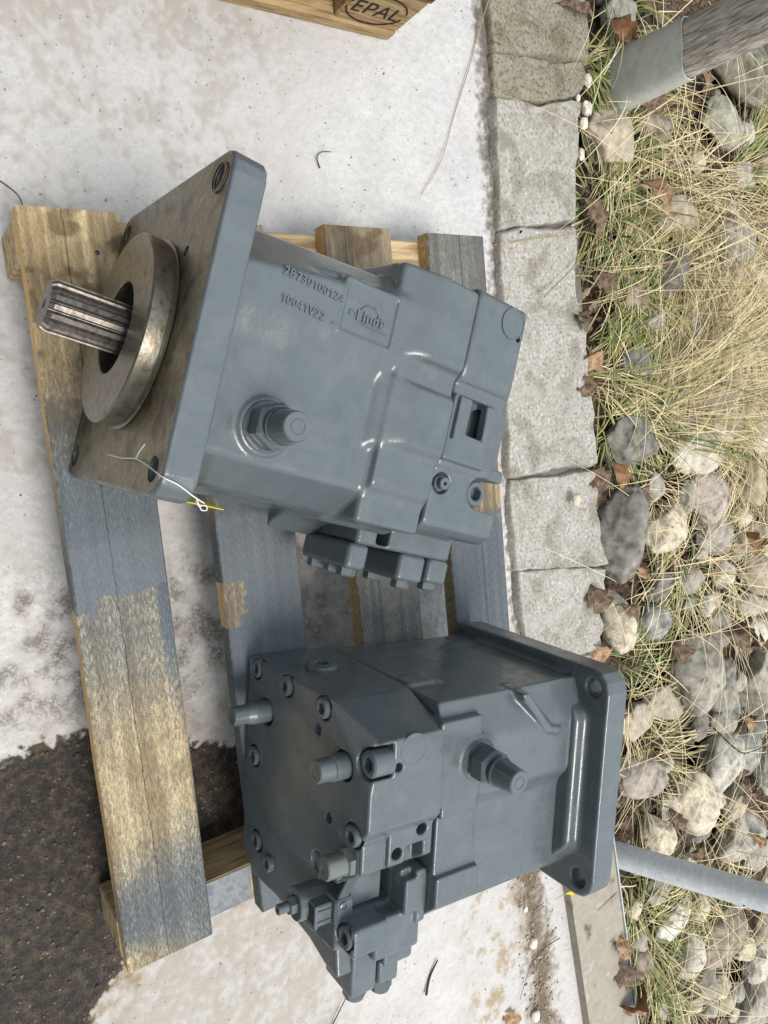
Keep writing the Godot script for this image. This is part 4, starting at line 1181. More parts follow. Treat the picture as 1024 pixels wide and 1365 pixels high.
# ---------------------------------------------------------------- pallets
func deck_board(len_: float, wid: float, thick: float, seed_: int, crown := 0.0012) -> ArrayMesh:
	# sawn board along x from 0, z from 0 to -wid, top at y = 0; slightly worn edges, real waviness
	var b := MB.new()
	var nz := noise(3.0, seed_, 3)
	var n := 60
	var bev := 0.0016
	var prof := [[0.0, -thick, 0.82], [0.0, -bev, 0.69], [-bev, 0.0, 0.002], [-wid * 0.33, 0.0, 0.22], [-wid * 0.66, 0.0, 0.44], [-wid + bev, 0.0, 0.655], [-wid, -bev, 0.85], [-wid, -thick, 0.98]]
	var rows := []
	for k in n + 1:
		var x := len_ * k / n
		var row := []
		for p in prof:
			var wz := nz.get_noise_2d(x * 0.9, p[0] * 4.0) * 0.0016
			var wy := nz.get_noise_2d(x * 0.7 + 9.0, p[0] * 3.0) * crown
			var chip := maxf(0.0, nz.get_noise_2d(x * 9.0, 40.0 + p[0]) - 0.3) * 0.004 if absf(p[1]) < 0.003 and (p[0] > -0.003 or p[0] < -wid + 0.003) else 0.0
			row.append([Vector3(x, p[1] + wy - chip, p[0] + wz), Vector2(p[2], x / len_)])
		rows.append(row)
	for k in n:
		for j in prof.size() - 1:
			var a: Array = rows[k][j]
			var c: Array = rows[k][j + 1]
			var d: Array = rows[k + 1][j + 1]
			var e: Array = rows[k + 1][j]
			var out := Vector3(0, 1, 0)
			if j == 0: out = Vector3(0, 0, 1)
			if j == prof.size() - 2: out = Vector3(0, 0, -1)
			var uvs := [a[1], c[1], d[1], e[1]]
			if j == 1:
				uvs = [Vector2(0.0, a[1].y), Vector2(0.004, c[1].y), Vector2(0.004, d[1].y), Vector2(0.0, e[1].y)]
			if j == 5:
				uvs = [a[1], Vector2(0.66, c[1].y), Vector2(0.66, d[1].y), e[1]]
			b.flat4(a[0], c[0], d[0], e[0], out, uvs)
	for s in [0, n]:
		var o := Vector3(-1 if s == 0 else 1, 0, 0)
		var y0 := 0.0 if s == 0 else 1.0
		for j in prof.size() - 1:
			b.flat4(rows[s][j][0], rows[s][j + 1][0], Vector3(rows[s][j + 1][0].x, -thick, rows[s][j + 1][0].z), Vector3(rows[s][j][0].x, -thick, rows[s][j][0].z), o,
				[Vector2(prof[j][2] * 0.6, y0), Vector2(prof[j + 1][2] * 0.6, y0), Vector2(prof[j + 1][2] * 0.6, absf(y0 - 0.012)), Vector2(prof[j][2] * 0.6, absf(y0 - 0.012))])
	b.flat4(Vector3(0, -thick, 0), Vector3(len_, -thick, 0), Vector3(len_, -thick, -wid), Vector3(0, -thick, -wid), Vector3.DOWN, [Vector2(0, 0), Vector2(0, 1), Vector2(0.6, 1), Vector2(0.6, 0)])
	return b.mesh()

func nail(parent: Node, at: Vector3) -> void:
	obj("nail", lathe([[0.0026, 0.0], [0.0026, 0.0003], [0.002, 0.0006], [0.0, 0.0006]], 14), M.nail, at, Basis.IDENTITY, parent)

func pump_pallet() -> void:
	var t := thing("pallet", "small weathered four-board wooden pallet smeared with grey overspray, under both pumps", "pallet", Vector3(0.4, 0, -0.29))
	var off := Vector3(-0.4, PY, 0.29)
	var zs := [[0.0, 0.0965], [-0.158, 0.0965], [-0.333, 0.0955], [-0.487, 0.0965]]
	for k in 4:
		var o := obj("deck_board", deck_board(0.802, zs[k][1], 0.022, 300 + k), board_material(k), off + Vector3([-0.001, 0.002, -0.004, -0.003][k], 0, zs[k][0]), Basis.IDENTITY, t)
		for s in [0.035, 0.265, 0.765]:
			for f in [0.28, 0.72]:
				if k > 1 and s < 0.1: continue
				nail(o, Vector3(s + 0.006 * sin(k * 7.0 + f * 20.0), -0.0008, -zs[k][1] * f))
	for x in [0.026, 0.265, 0.774]:
		var m: Material = M.wood
		var l := 0.585 if x != 0.265 else 0.40
		obj("bearer", cbox(0.046, PY - 0.0225, l, 0.002), m, off + Vector3(x, -0.022 - (PY - 0.022) / 2, -0.5843 + l / 2), Basis.IDENTITY, t)
	# enamel sprayed over the top of the exposed bearer
	obj("sprayed_patch", slab(PackedVector2Array([Vector2(-0.0215, -0.030), Vector2(0.0215, -0.028), Vector2(0.0215, 0.028), Vector2(0.01, 0.031), Vector2(-0.0215, 0.029)]), 0.0005, 0.0), M.paint_dry, off + Vector3(0.774, -0.0223, -0.127), Basis.IDENTITY, t)

func euro_pallet() -> void:
	# outer long side at x = -0.29, standing on the slab, corner at z = -0.53
	var t := thing("pallet", "larger pale wooden pallet whose corner block is branded in an oval", "pallet", Vector3(-0.69, 0, 0.07))
	var o := Vector3(0.69, 0, -0.07)
	var x0 := -0.29
	for x in [x0 - 0.05, x0 - 0.4, x0 - 0.75]:
		obj("bottom_board", cbox(0.1 if x != x0 - 0.4 else 0.145, 0.022, 1.2, 0.003), M.wood_old, o + Vector3(x, 0.011, 0.07), Basis.IDENTITY, t)
		for z in [-0.53 + 0.05, 0.07, 0.67 - 0.05]:
			obj("block", cbox(0.1 if x != x0 - 0.4 else 0.145, 0.0775, 0.1 if z != 0.07 else 0.145, 0.003), M.wood_old, o + Vector3(x - 0.002 if x == x0 - 0.05 else x, 0.022 + 0.039, z), Basis.IDENTITY, t)
	for z in [-0.53 + 0.0725, 0.07, 0.67 - 0.0725]:
		obj("stringer_board", cbox(0.8, 0.022, 0.145, 0.002), M.wood_dark, o + Vector3(x0 - 0.4, 0.1115, z), Basis.IDENTITY, t)
	for k in 5:
		var w := 0.145 if k % 2 == 0 else 0.1
		obj("top_board", cbox(w, 0.022, 1.2, 0.002), M.wood_dark, o + Vector3(x0 - 0.0725 - k * 0.16375, 0.134, 0.07), Basis.IDENTITY, t)
	# burnt mark on the corner block: letters in an oval
	var font := SystemFont.new()
	font.font_names = PackedStringArray(["Droid Sans"])
	var turn := Basis(Vector3(0, 0, -1), Vector3(0, 1, 0), Vector3(1, 0, 0))
	obj("branded_letters", letters("EPAL", 0.034, 0.0012, font), M.burn, o + Vector3(x0 - 0.0018, 0.058, -0.474), turn * Basis(Vector3(0, 0, 1), -0.02), t)
	for half in 2:
		var pts := []
		for k in 17:
			var a := lerpf(0.22, PI - 0.22, k / 16.0) + half * PI
			pts.append(Vector3(x0 - 0.0018, 0.058 + 0.031 * sin(a), -0.474 - 0.043 * cos(a)))
		obj("branded_oval", tube(pts, 0.0012, 5), M.burn, o, Basis.IDENTITY, t)

# ---------------------------------------------------------------- stones, kerb, posts
func rock(a: float, h: float, b: float, seed_: int, angular: float, n := 14) -> ArrayMesh:
	var m := MB.new()
	var nz := noise(1.0, seed_, 4)
	var rng := RandomNumberGenerator.new()
	rng.seed = seed_
	var cuts := []
	for k in int(5 + angular * 6):
		cuts.append([Vector3(rng.randfn(), rng.randfn() * 0.8 + 0.25, rng.randfn()).normalized(), rng.randf_range(0.72, 0.97) - 0.08 * angular])
	var ids := {}
	for f in 6:
		for j in n + 1:
			for i in n + 1:
				var u := tan((i * 2.0 / n - 1.0) * PI / 4)
				var w := tan((j * 2.0 / n - 1.0) * PI / 4)
				var d := Vector3.ZERO
				d[f >> 1] = 1.0 if f & 1 else -1.0
				d[((f >> 1) + 1) % 3] = u
				d[((f >> 1) + 2) % 3] = w
				d = d.normalized()
				var r := 1.0
				for c in cuts:
					var q: float = d.dot(c[0])
					if q > 0.05:
						var lim: float = c[1] / q
						var hh := maxf(0.1 - absf(r - lim), 0.0)
						r = minf(r, lim) - hh * hh / 0.4
				r *= 1.0 + 0.09 * nz.get_noise_3dv(d * 1.4) + 0.035 * nz.get_noise_3dv(d * 5.0)
				ids[Vector3i(f, i, j)] = m.vert(Vector3(d.x * a, d.y * h, d.z * b) * r * 1.04, Vector3.ZERO)
	_skin(m, ids, n)
	return m.mesh()

func _skin(m: MB, ids: Dictionary, n: int) -> void:      # faces and smooth normals of a cube-sphere
	var acc := {}
	var tris := []
	for f in 6:
		for j in n:
			for i in n:
				var p: Array = [ids[Vector3i(f, i, j)], ids[Vector3i(f, i + 1, j)], ids[Vector3i(f, i + 1, j + 1)], ids[Vector3i(f, i, j + 1)]]
				for t in [[p[0], p[1], p[2]], [p[0], p[2], p[3]]]:
					var nn := (m.v[t[1]] - m.v[t[0]]).cross(m.v[t[2]] - m.v[t[0]])
					if nn.dot(m.v[t[0]] + m.v[t[1]] + m.v[t[2]]) < 0.0: nn = -nn
					for k in t:
						var key := Vector3i((m.v[k] * 50000.0).round())
						acc[key] = acc.get(key, Vector3.ZERO) + nn
					tris.append(t)
	for k in m.v.size(): m.n[k] = (acc[Vector3i((m.v[k] * 50000.0).round())] as Vector3).normalized()
	for t in tris: m.tri(t[0], t[1], t[2])

# rough-hewn kerb stone: rounded block over a plan quad (x0,x1 at the near and far side), top about y = h
func kerb_block(p: Array, h: float, seed_: int) -> ArrayMesh:
	var m := MB.new()
	var nz := noise(7.0, seed_, 5)
	var n := 26
	var ids := {}
	for f in 6:
		for j in n + 1:
			for i in n + 1:
				var d := Vector3.ZERO
				d[f >> 1] = 1.0 if f & 1 else -1.0
				d[((f >> 1) + 1) % 3] = i * 2.0 / n - 1.0
				d[((f >> 1) + 2) % 3] = j * 2.0 / n - 1.0
				var q := d
				var e := 0.94
				var c := Vector3(clampf(d.x, -e, e), clampf(d.y, -0.55, 0.55), clampf(d.z, -e, e))
				var o := d - c
				if o.length() > 0.0: q = c + o.normalized() * Vector3(0.06, 0.45, 0.06) * minf(1.0, maxf(absf(o.x) / 0.06, maxf(absf(o.y) / 0.45, absf(o.z) / 0.06)))
				var s := (q.x + 1.0) / 2.0
				var t := (1.0 - q.z) / 2.0
				var x := lerpf(lerpf(p[0], p[1], s), lerpf(p[2], p[3], s), t)
				var z := lerpf(lerpf(p[4], p[5], s), lerpf(p[6], p[7], s), t)
				var w := Vector3(x, q.y * 0.045 - 0.045 + h, z)
				w.z += (0.5 - s * 0.0) * (0.03 * t - 0.012) * nz.get_noise_2d(w.x * 2.0, 50.0)
				var k := nz.get_noise_3d(w.x, w.y * 0.6, w.z)
				var k2 := nz.get_noise_3d(w.x * 5.0 + 7.0, w.y * 5.0, w.z * 5.0)
				w += q.normalized() * (k * 0.016 + k2 * 0.003)
				ids[Vector3i(f, i, j)] = m.vert(w, Vector3.ZERO)
	var mid := Vector3.ZERO
	for k in m.v.size(): mid += m.v[k] / m.v.size()
	for k in m.v.size(): m.v[k] -= mid
	_skin(m, ids, n)
	for k in m.v.size(): m.v[k] += mid
	return m.mesh()

func kerb() -> void:
	var t := thing("kerb", "row of rough worn granite kerb stones along the concrete slab", "kerb", Vector3(0.3, 0, -0.8))
	var o := Vector3(-0.3, 0, 0.8)
	# x at near-start, near-end, far-start, far-end; z the same way
	var rows := [
		[-0.80, -0.299, -0.80, -0.326, -0.712, -0.712, -0.96, -0.93], [-0.304, -0.229, -0.324, -0.268, -0.712, -0.711, -0.93, -0.905], [-0.237, -0.038, -0.262, -0.066, -0.711, -0.703, -0.905, -0.873],
		[-0.047, 0.351, -0.060, 0.352, -0.703, -0.690, -0.876, -0.905], [0.343, 0.504, 0.358, 0.53, -0.690, -0.690, -0.903, -0.917], [0.496, 0.668, 0.536, 0.68, -0.691, -0.70, -0.915, -0.885], [0.659, 1.0, 0.687, 1.0, -0.70, -0.71, -0.885, -0.885]]
	for k in rows.size():
		obj("kerb_stone", kerb_block(rows[k], [0.014, 0.012, 0.016, 0.014, 0.013, 0.016, 0.012][k], 400 + k * 3), M.kerb_grey if k < 2 else M.kerb, o, Basis.IDENTITY, t)

func _normals(m: MB) -> PackedVector3Array:
	var acc := PackedVector3Array()
	acc.resize(m.v.size())
	for k in range(0, m.i.size(), 3):
		var p := m.i[k]
		var q := m.i[k + 1]
		var r := m.i[k + 2]
		var nn := (m.v[r] - m.v[p]).cross(m.v[q] - m.v[p])
		acc[p] += nn; acc[q] += nn; acc[r] += nn
	for k in acc.size(): acc[k] = acc[k].normalized()
	return acc

func _plank(a: float) -> float:      # section of a flat post with well-rounded edges, half as deep as wide
	return pow(pow(absf(cos(a)), 3.2) + pow(absf(sin(a)) / 0.5, 3.2), -1.0 / 3.2)

func post_and_pipe() -> void:
	var lean := Basis(Vector3.BACK, -0.02) * Basis(Vector3.RIGHT, 0.0)
	var t := thing("fence_post", "weathered flat wooden post standing in a smooth grey sheath", "post", Vector3(-0.310, -0.02, -1.015), lean)
	var b := MB.new()
	var nz := noise(1.0, 77, 3)
	var rows := []
	for k in 31:
		var y := 0.11 + 0.8 * k / 30.0
		var row := []
		for s in 49:
			var a := TAU * s / 48
			var r := _plank(a) * 0.0425 + 0.0016 * nz.get_noise_3d(cos(a) * 5.0, y * 0.6, sin(a) * 5.0) + 0.0008 * nz.get_noise_3d(cos(a) * 22.0, y * 1.2, sin(a) * 22.0)
			row.append(b.vert(Vector3(cos(a) * r, y, sin(a) * r), Vector3(cos(a), 0, sin(a)), Vector2(s / 48.0, y)))
		rows.append(row)
	for k in 30:
		for s in 48: b.quad(rows[k][s], rows[k][s + 1], rows[k + 1][s + 1], rows[k + 1][s])
	var c := b.vert(Vector3(0, 0.91, 0), Vector3.UP, Vector2(0.5, 0.91))
	for s in 48: b.tri(c, b.vert(b.v[rows[30][s]], Vector3.UP, Vector2(s / 48.0, 0.92)), b.vert(b.v[rows[30][s + 1]], Vector3.UP, Vector2(s / 48.0, 0.92)))
	b.n = _normals(b)
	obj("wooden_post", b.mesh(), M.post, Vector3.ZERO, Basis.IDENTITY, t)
	# bent sheet, open at the back, a flared lower edge
	var sm := MB.new()
	for side in 2:
		var r := 0.0465 - side * 0.0018
		var rr := []
		for k in 9:
			var row := []
			for s in 41:
				var a := lerpf(-0.62, PI + 0.62, s / 40.0)
				var y := lerpf(0.005 + 0.02 * absf(s / 40.0 - 0.5), 0.168 - 0.012 * absf(s / 40.0 - 0.5), k / 8.0)
				var flare := 0.004 * (1.0 - k / 8.0)
				row.append(sm.vert(Vector3(cos(a), 0, sin(a)) * (_plank(a) * (r + flare)) + Vector3(0, y, 0), Vector3(cos(a), 0, sin(a)) * (1 if side == 0 else -1)))
			rr.append(row)
		for k in 8:
			for s in 40: sm.quad(rr[k][s], rr[k][s + 1], rr[k + 1][s + 1], rr[k + 1][s])
		if side == 1:
			var base: int = rr[8][0] - 9 * 41
			for s in 40:
				var p := sm.v[base + s]
				sm.flat4(sm.v[base + s], sm.v[base + s + 1], sm.v[rr[8][s + 1]], sm.v[rr[8][s]], Vector3.UP)
	sm.n = _normals(sm)
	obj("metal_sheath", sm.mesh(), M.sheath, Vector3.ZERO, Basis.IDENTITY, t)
	# galvanised pipe
	var d := Vector3(1.111 - 1.107, 0.246 + 0.003, -1.012 + 0.917).normalized()
	var right := Vector3.RIGHT.slide(d).normalized()
	var pt := thing("steel_pipe", "galvanised round steel pipe post rising beside the pump flange", "pipe", Vector3(1.107, -0.003, -0.917), Basis(right, d, right.cross(d)))
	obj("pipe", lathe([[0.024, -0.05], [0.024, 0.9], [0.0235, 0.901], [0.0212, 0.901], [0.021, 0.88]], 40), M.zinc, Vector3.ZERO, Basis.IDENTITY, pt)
	obj("drilled_hole", lathe([[0.0022, 0.0], [0.0022, 0.0004], [0.0, 0.0004]], 14), M.dark, Vector3(0.011, 0.232, 0.0212), ax("z"), pt)
	# flat metal edging with a bright turned-up lip
	var e := thing("edging_strip", "flat grey metal edging strip with bright turned-up edge beside the grass", "edging strip", Vector3(1.3, 0, -0.852), Basis(Vector3.UP, 0.107))
	obj("flat", cbox(0.68, 0.004, 0.124, 0.0008), M.strip, Vector3(0.055, 0.016, 0), Basis.IDENTITY, e)
	obj("lip", cbox(0.68, 0.022, 0.003, 0.0006), M.edge, Vector3(0.055, 0.0105, -0.0637), Basis.IDENTITY, e)
	obj("inner_leg", cbox(0.68, 0.014, 0.003, 0.0006), M.strip, Vector3(0.055, 0.007, 0.0605), Basis.IDENTITY, e)

# ---------------------------------------------------------------- the bed of stones and grass
const ROCKS := [   # x, y, z, half sizes x y z, stone, label
	[-0.217, 0.006, -0.986, 0.050, 0.029, 0.068, "tan", "angular pale lichen-blotched stone wedged below the sheathed wooden post"],
	[-0.254, -0.000, -1.120, 0.029, 0.018, 0.049, "brown", "small brown-grey stone under straw beside the metal sheath"],
	[-0.288, 0.003, -1.341, 0.041, 0.024, 0.070, "green", "smooth grey-green egg-shaped stone below the mossy boulder"],
	[-0.430, -0.000, -1.028, 0.030, 0.018, 0.049, "grey", "rough grey stone above the sheath of the wooden post"],
	[-0.407, 0.012, -1.418, 0.069, 0.040, 0.149, "moss", "large dark mossy boulder lying behind the wooden post"],
	[-0.191, -0.000, -1.403, 0.028, 0.018, 0.048, "grey", "small grey stone under the bright green grass tuft"],
	[-0.219, -0.000, -1.479, 0.029, 0.018, 0.028, "tan", "little beige stone at the tip of the bright green tuft"],
	[-0.101, 0.004, -1.162, 0.043, 0.025, 0.065, "tan", "beige-brown stone half buried in the long green tuft"],
	[-0.057, 0.011, -1.331, 0.065, 0.038, 0.075, "grey", "large flat grey stone veiled by the densest dry straw"],
	[0.009, 0.006, -1.145, 0.052, 0.030, 0.031, "slate", "smooth grey standing stone with a facet beside green blades"],
	[0.236, 0.003, -1.295, 0.042, 0.024, 0.072, "grey", "grey stone at the foot of the big straw fan"],
	[0.301, 0.002, -1.316, 0.038, 0.022, 0.063, "pale", "grey stone with pale veins below the straw fan"],
	[0.272, 0.002, -1.397, 0.038, 0.022, 0.037, "tan", "light beige stone leaning on the veined grey one"],
	[0.321, 0.006, -1.011, 0.049, 0.028, 0.071, "slate", "round dark grey stone next to the kerb with orange leaf below"],
	[0.358, 0.004, -1.217, 0.043, 0.025, 0.074, "pale", "chalky white-grey rounded stone crossed by long straws"],
	[0.339, 0.003, -1.452, 0.040, 0.023, 0.047, "pale", "pale speckled stone at the edge beside the chalky one"],
	[0.487, 0.014, -0.959, 0.086, 0.044, 0.052, "slate", "long dark slate slab standing along the kerb"],
	[0.494, 0.003, -1.110, 0.041, 0.024, 0.068, "cream", "cream-coloured slanted stone beside the dark slate slab"],
	[0.455, 0.005, -1.247, 0.049, 0.028, 0.065, "pink", "lumpy pinkish-grey stone with a pit on top"],
	[0.450, 0.003, -1.165, 0.041, 0.024, 0.025, "grey", "narrow grey stone tucked behind the pinkish lump"],
	[0.443, 0.008, -1.397, 0.056, 0.032, 0.054, "ochre", "angular ochre-yellow stone with sharp ridge"],
	[0.643, 0.008, -0.949, 0.057, 0.033, 0.034, "cream", "cream and yellow banded stone beside the kerb end"],
	[0.681, 0.003, -1.056, 0.040, 0.023, 0.046, "blue", "dark blue-grey stone beside the banded cream stone"],
	[0.534, 0.004, -1.272, 0.043, 0.025, 0.073, "grey", "grey stone under the round yellow straw tuft"],
	[0.647, 0.007, -1.421, 0.053, 0.031, 0.036, "tan", "grey-beige stone next to curled brown leaves"],
	[0.812, 0.016, -1.174, 0.082, 0.047, 0.074, "warm", "big trapezoid rough grey stone between flange and leaves"],
	[0.734, 0.005, -1.266, 0.048, 0.028, 0.030, "grey", "upright grey stone above the big trapezoid stone"],
	[0.714, -0.000, -1.395, 0.029, 0.018, 0.070, "grey", "flat grey stone above the curled brown leaf"],
	[0.782, 0.000, -1.422, 0.032, 0.018, 0.040, "pale", "round whitish stone behind the curled brown leaf"],
	[0.896, 0.014, -1.400, 0.075, 0.043, 0.045, "warm", "large cracked grey stone with dark cleft"],
	[0.902, 0.000, -1.291, 0.033, 0.019, 0.043, "grey", "small knobbly grey stone under the cracked one"],
	[0.843, 0.000, -1.305, 0.032, 0.019, 0.036, "slate", "small dark stone filling the gap above the knobbly one"],
	[0.852, 0.002, -1.080, 0.038, 0.022, 0.057, "tan", "beige rounded stone below the big trapezoid stone"],
	[0.948, 0.002, -1.286, 0.038, 0.022, 0.060, "grey", "dull grey oval stone above the pale curled leaf"],
	[0.925, 0.001, -1.191, 0.035, 0.020, 0.024, "slate", "little round dark grey stone like an egg"],
	[1.042, 0.007, -1.347, 0.052, 0.030, 0.049, "blue", "round blue-grey stone below the pale curled leaf"],
	[1.036, 0.012, -1.258, 0.068, 0.039, 0.074, "white_tip", "grey wedge stone with a whitish tip"],
	[0.973, 0.005, -1.005, 0.046, 0.027, 0.065, "pink", "pinkish-grey faceted stone beside the flange edge"],
	[1.090, 0.011, -1.162, 0.067, 0.039, 0.056, "cream", "large pale beige round stone with straws lying over it"],
	[1.152, 0.004, -1.314, 0.043, 0.025, 0.026, "tan", "narrow beige stone beside the pale round stone"],
	[1.120, 0.005, -1.043, 0.048, 0.028, 0.036, "cream", "beige rounded stone touching the galvanised pipe"],
	[1.237, 0.007, -1.326, 0.053, 0.031, 0.091, "warm", "broad grey stone under the dark twig"],
	[1.306, 0.004, -1.396, 0.044, 0.025, 0.048, "grey", "grey stone above the galvanised pipe"],
	[1.106, 0.003, -1.430, 0.041, 0.024, 0.032, "slate", "dark grey stone beside the blue-grey round stone"],
	[1.167, -0.000, -1.183, 0.024, 0.018, 0.052, "slate", "dark flat stone under the pale round stone"],
	[1.328, 0.000, -1.084, 0.033, 0.019, 0.060, "white", "bright white stone below the galvanised pipe"],
	[1.418, 0.008, -1.126, 0.055, 0.032, 0.033, "pale", "pale lichen-grey stone below the bright white stone"],
	[1.437, 0.006, -1.252, 0.050, 0.029, 0.087, "brown", "grey-brown stone under reddish dry stalks"],
	[1.525, 0.004, -1.185, 0.044, 0.026, 0.034, "grey", "grey stone among the lowest straw tuft"],
	[1.493, 0.006, -1.398, 0.051, 0.029, 0.030, "brown", "brown stone under the end of the pipe"],
	[1.675, 0.009, -1.367, 0.060, 0.035, 0.074, "grey", "large grey stone in the bottom corner of the bed"],
	[1.595, 0.003, -1.393, 0.042, 0.024, 0.043, "pale", "pale stone between straw and the corner stone"],
	[-0.000, -0.000, -1.440, 0.029, 0.018, 0.040, "pink", "pinkish stone showing through the dry straw"],
	[0.566, 0.000, -1.418, 0.032, 0.019, 0.049, "brown", "brown-grey stone below the ochre stone"],
	[0.172, -0.000, -1.168, 0.029, 0.018, 0.054, "slate", "dark stone deep under the big straw fan"],
	[0.134, 0.001, -1.416, 0.035, 0.020, 0.055, "tan", "beige stone hidden under the straw fan"],
	[0.101, -0.000, -1.221, 0.029, 0.018, 0.047, "grey", "grey stone peeping through the straw mass"],
	[0.168, -0.000, -1.043, 0.030, 0.018, 0.044, "slate", "dark stone under green blades beside the kerb"],
	[0.059, -0.000, -1.040, 0.027, 0.018, 0.035, "brown", "brown stone behind dead leaves by the kerb"],
	[0.606, -0.000, -1.084, 0.030, 0.018, 0.042, "slate", "dark stone under the central green tuft"],
	[0.610, 0.000, -1.181, 0.032, 0.018, 0.048, "grey", "grey stone under the central straw tuft"],
	[0.858, 0.001, -0.997, 0.034, 0.020, 0.043, "tan", "beige stone under grass at the flange corner"],
	[1.372, 0.002, -0.962, 0.037, 0.021, 0.037, "brown", "brown stone under the lower green tuft"],
	[1.229, 0.001, -1.045, 0.034, 0.019, 0.044, "grey", "grey stone in the shade under the pipe"],
]

func bed_height(x: float, z: float, nz: FastNoiseLite) -> float:
	var h := -0.035 + 0.03 * nz.get_noise_2d(x, z)
	return h - 0.02 * smoothstep(-0.93, -0.89, z)

func bed() -> void:
	var nz := noise(4.0, 500, 4)
	var b := MB.new()
	var nx := 150
	var nzz := 110
	var ids := []
	for j in nzz + 1:
		for i in nx + 1:
			var x := -1.6 + 4.4 * i / nx
			var z := -0.86 - 2.2 * j / nzz
			var p := Vector3(x, bed_height(x, z, nz), z)
			var e := 0.01
			var n := Vector3(p.y - bed_height(x + e, z, nz), e, p.y - bed_height(x, z + e, nz)).normalized()
			ids.append(b.vert(p, n, Vector2(x, z)))
	for j in nzz:
		for i in nx:
			var o := j * (nx + 1) + i
			b.quad(ids[o], ids[o + 1], ids[o + nx + 2], ids[o + nx + 1])
	tag(obj("soil", b.mesh(), M.soil), "brown soil of the planted bed under the stones", "soil", "", "structure")
	for k in ROCKS.size():
		var r: Array = ROCKS[k]
		var ang := 1.0 if r[6] in ["slate", "tan", "ochre", "warm", "moss", "grey"] else 0.6
		var n := 18 if r[3] > 0.036 else 13
		var turn := Basis(Vector3.UP, 0.35 * sin(k * 2.7)) * Basis(Vector3.BACK, 0.2 * sin(k * 1.9))
		var o := obj("stone", rock(r[3] * 1.07, r[4] * 1.07, r[5] * 1.07, 600 + k * 7, ang, n), M["stone_" + r[6]], Vector3(r[0], r[1] - r[4] * 0.15, r[2]), turn)
		tag(o, r[7], "stone", "stones in the planted bed")
	# lesser stones filling the gaps
	var fill := RandomNumberGenerator.new()
	fill.seed = 12
	var placed := 0
	for k in 900:
		if placed >= 70: break
		var x := fill.randf_range(-0.4, 1.7)
		var z := fill.randf_range(-1.5, -0.95)
		if x < 0.45 and fill.randf() < 0.7: continue
		var s := fill.randf_range(0.014, 0.03)
		var free := true
		for r in ROCKS:
			if Vector2(x - r[0], z - r[2]).length() < (r[3] + r[5]) * 0.42 + s * 0.6: free = false
		if not free or absf(x + 0.31) < 0.06 and absf(z + 1.01) < 0.06 or absf(x - 1.107) < 0.05 and z > -1.0: continue
		var m: String = ["grey", "warm", "pale", "tan", "slate", "cream"][placed % 6]
		var o := obj("stone", rock(s * fill.randf_range(0.9, 1.3), s * 0.7, s, 2000 + placed, 0.9, 10), M["stone_" + m], Vector3(x, 0.0, z), Basis(Vector3.UP, fill.randf() * TAU))
		tag(o, "small %s stone filling a gap between the larger stones" % {"grey": "dull grey", "warm": "warm grey", "pale": "pale grey", "tan": "tan", "slate": "dark grey", "cream": "cream"}[m], "stone", "small %s gap stones" % m)
		placed += 1
	# small gravel and crumbs between the stones
	var rng := RandomNumberGenerator.new()
	rng.seed = 71
	var mm := MultiMesh.new()
	mm.transform_format = MultiMesh.TRANSFORM_3D
	mm.use_colors = true
	mm.mesh = rock(1.0, 0.7, 0.85, 3, 0.6, 4)
	mm.instance_count = 2600
	for k in mm.instance_count:
		var x := rng.randf_range(-1.3, 2.2)
		var z := -0.9 - 1.5 * rng.randf() * rng.randf() - 0.0
		var s := 0.002 + 0.011 * pow(rng.randf(), 3.0)
		mm.set_instance_transform(k, Transform3D(Basis(Vector3(rng.randfn(), rng.randfn(), rng.randfn()).normalized(), rng.randf() * TAU).scaled(Vector3.ONE * s), Vector3(x, bed_height(x, z, nz) + s * 0.3, z)))
		var c := rng.randf_range(0.05, 0.3)
		mm.set_instance_color(k, Color(c, c * 0.9, c * 0.78))
	var g := MultiMeshInstance3D.new()
	g.name = "gravel"
	g.multimesh = mm
	g.material_override = M.litter
	add_child(g)
	tag(g, "fine gravel and crumbs of soil between the bed's stones", "gravel", "", "stuff")

# one bent blade: a narrow folded ribbon that droops; colours are linear
func blade(b: MB, at: Vector3, dir: Vector3, rise: float, length: float, droop: float, width: float, c0: Color, c1: Color, seg := 7) -> void:
	var p := at
	var d := (dir.normalized() * cos(rise) + Vector3.UP * sin(rise)).normalized()
	var side := d.cross(Vector3.UP).normalized()
	if side.length() < 0.5: side = Vector3.RIGHT
	var prev := []
	var step_ := length / seg
	for k in seg + 1:
		var t := float(k) / seg
		var w := width * (0.75 + 0.5 * t) if t < 0.3 else width * (1.0 - pow((t - 0.3) / 0.72, 1.6)) 
		w = maxf(w, width * 0.12)
		var nn := side.cross(d).normalized()
		if nn.y < 0.0: nn = -nn
		var col := c0.lerp(c1, t)
		var row := [b.vert(p - side * w, (nn - side * 0.5).normalized(), Vector2.ZERO, col), b.vert(p - nn * w * 0.5, nn, Vector2.ZERO, col), b.vert(p + side * w, (nn + side * 0.5).normalized(), Vector2.ZERO, col)]
		if k:
			b.quad(prev[0], row[0], row[1], prev[1])
			b.quad(prev[1], row[1], row[2], prev[2])
		prev = row
		p += d * step_
		d = (d + Vector3.DOWN * droop * step_ / maxf(length, 0.02)).normalized()
		if p.y < 0.006: 
			p.y = 0.006 + 0.004 * t
			d = Vector3(d.x, absf(d.y) * 0.2, d.z).normalized()

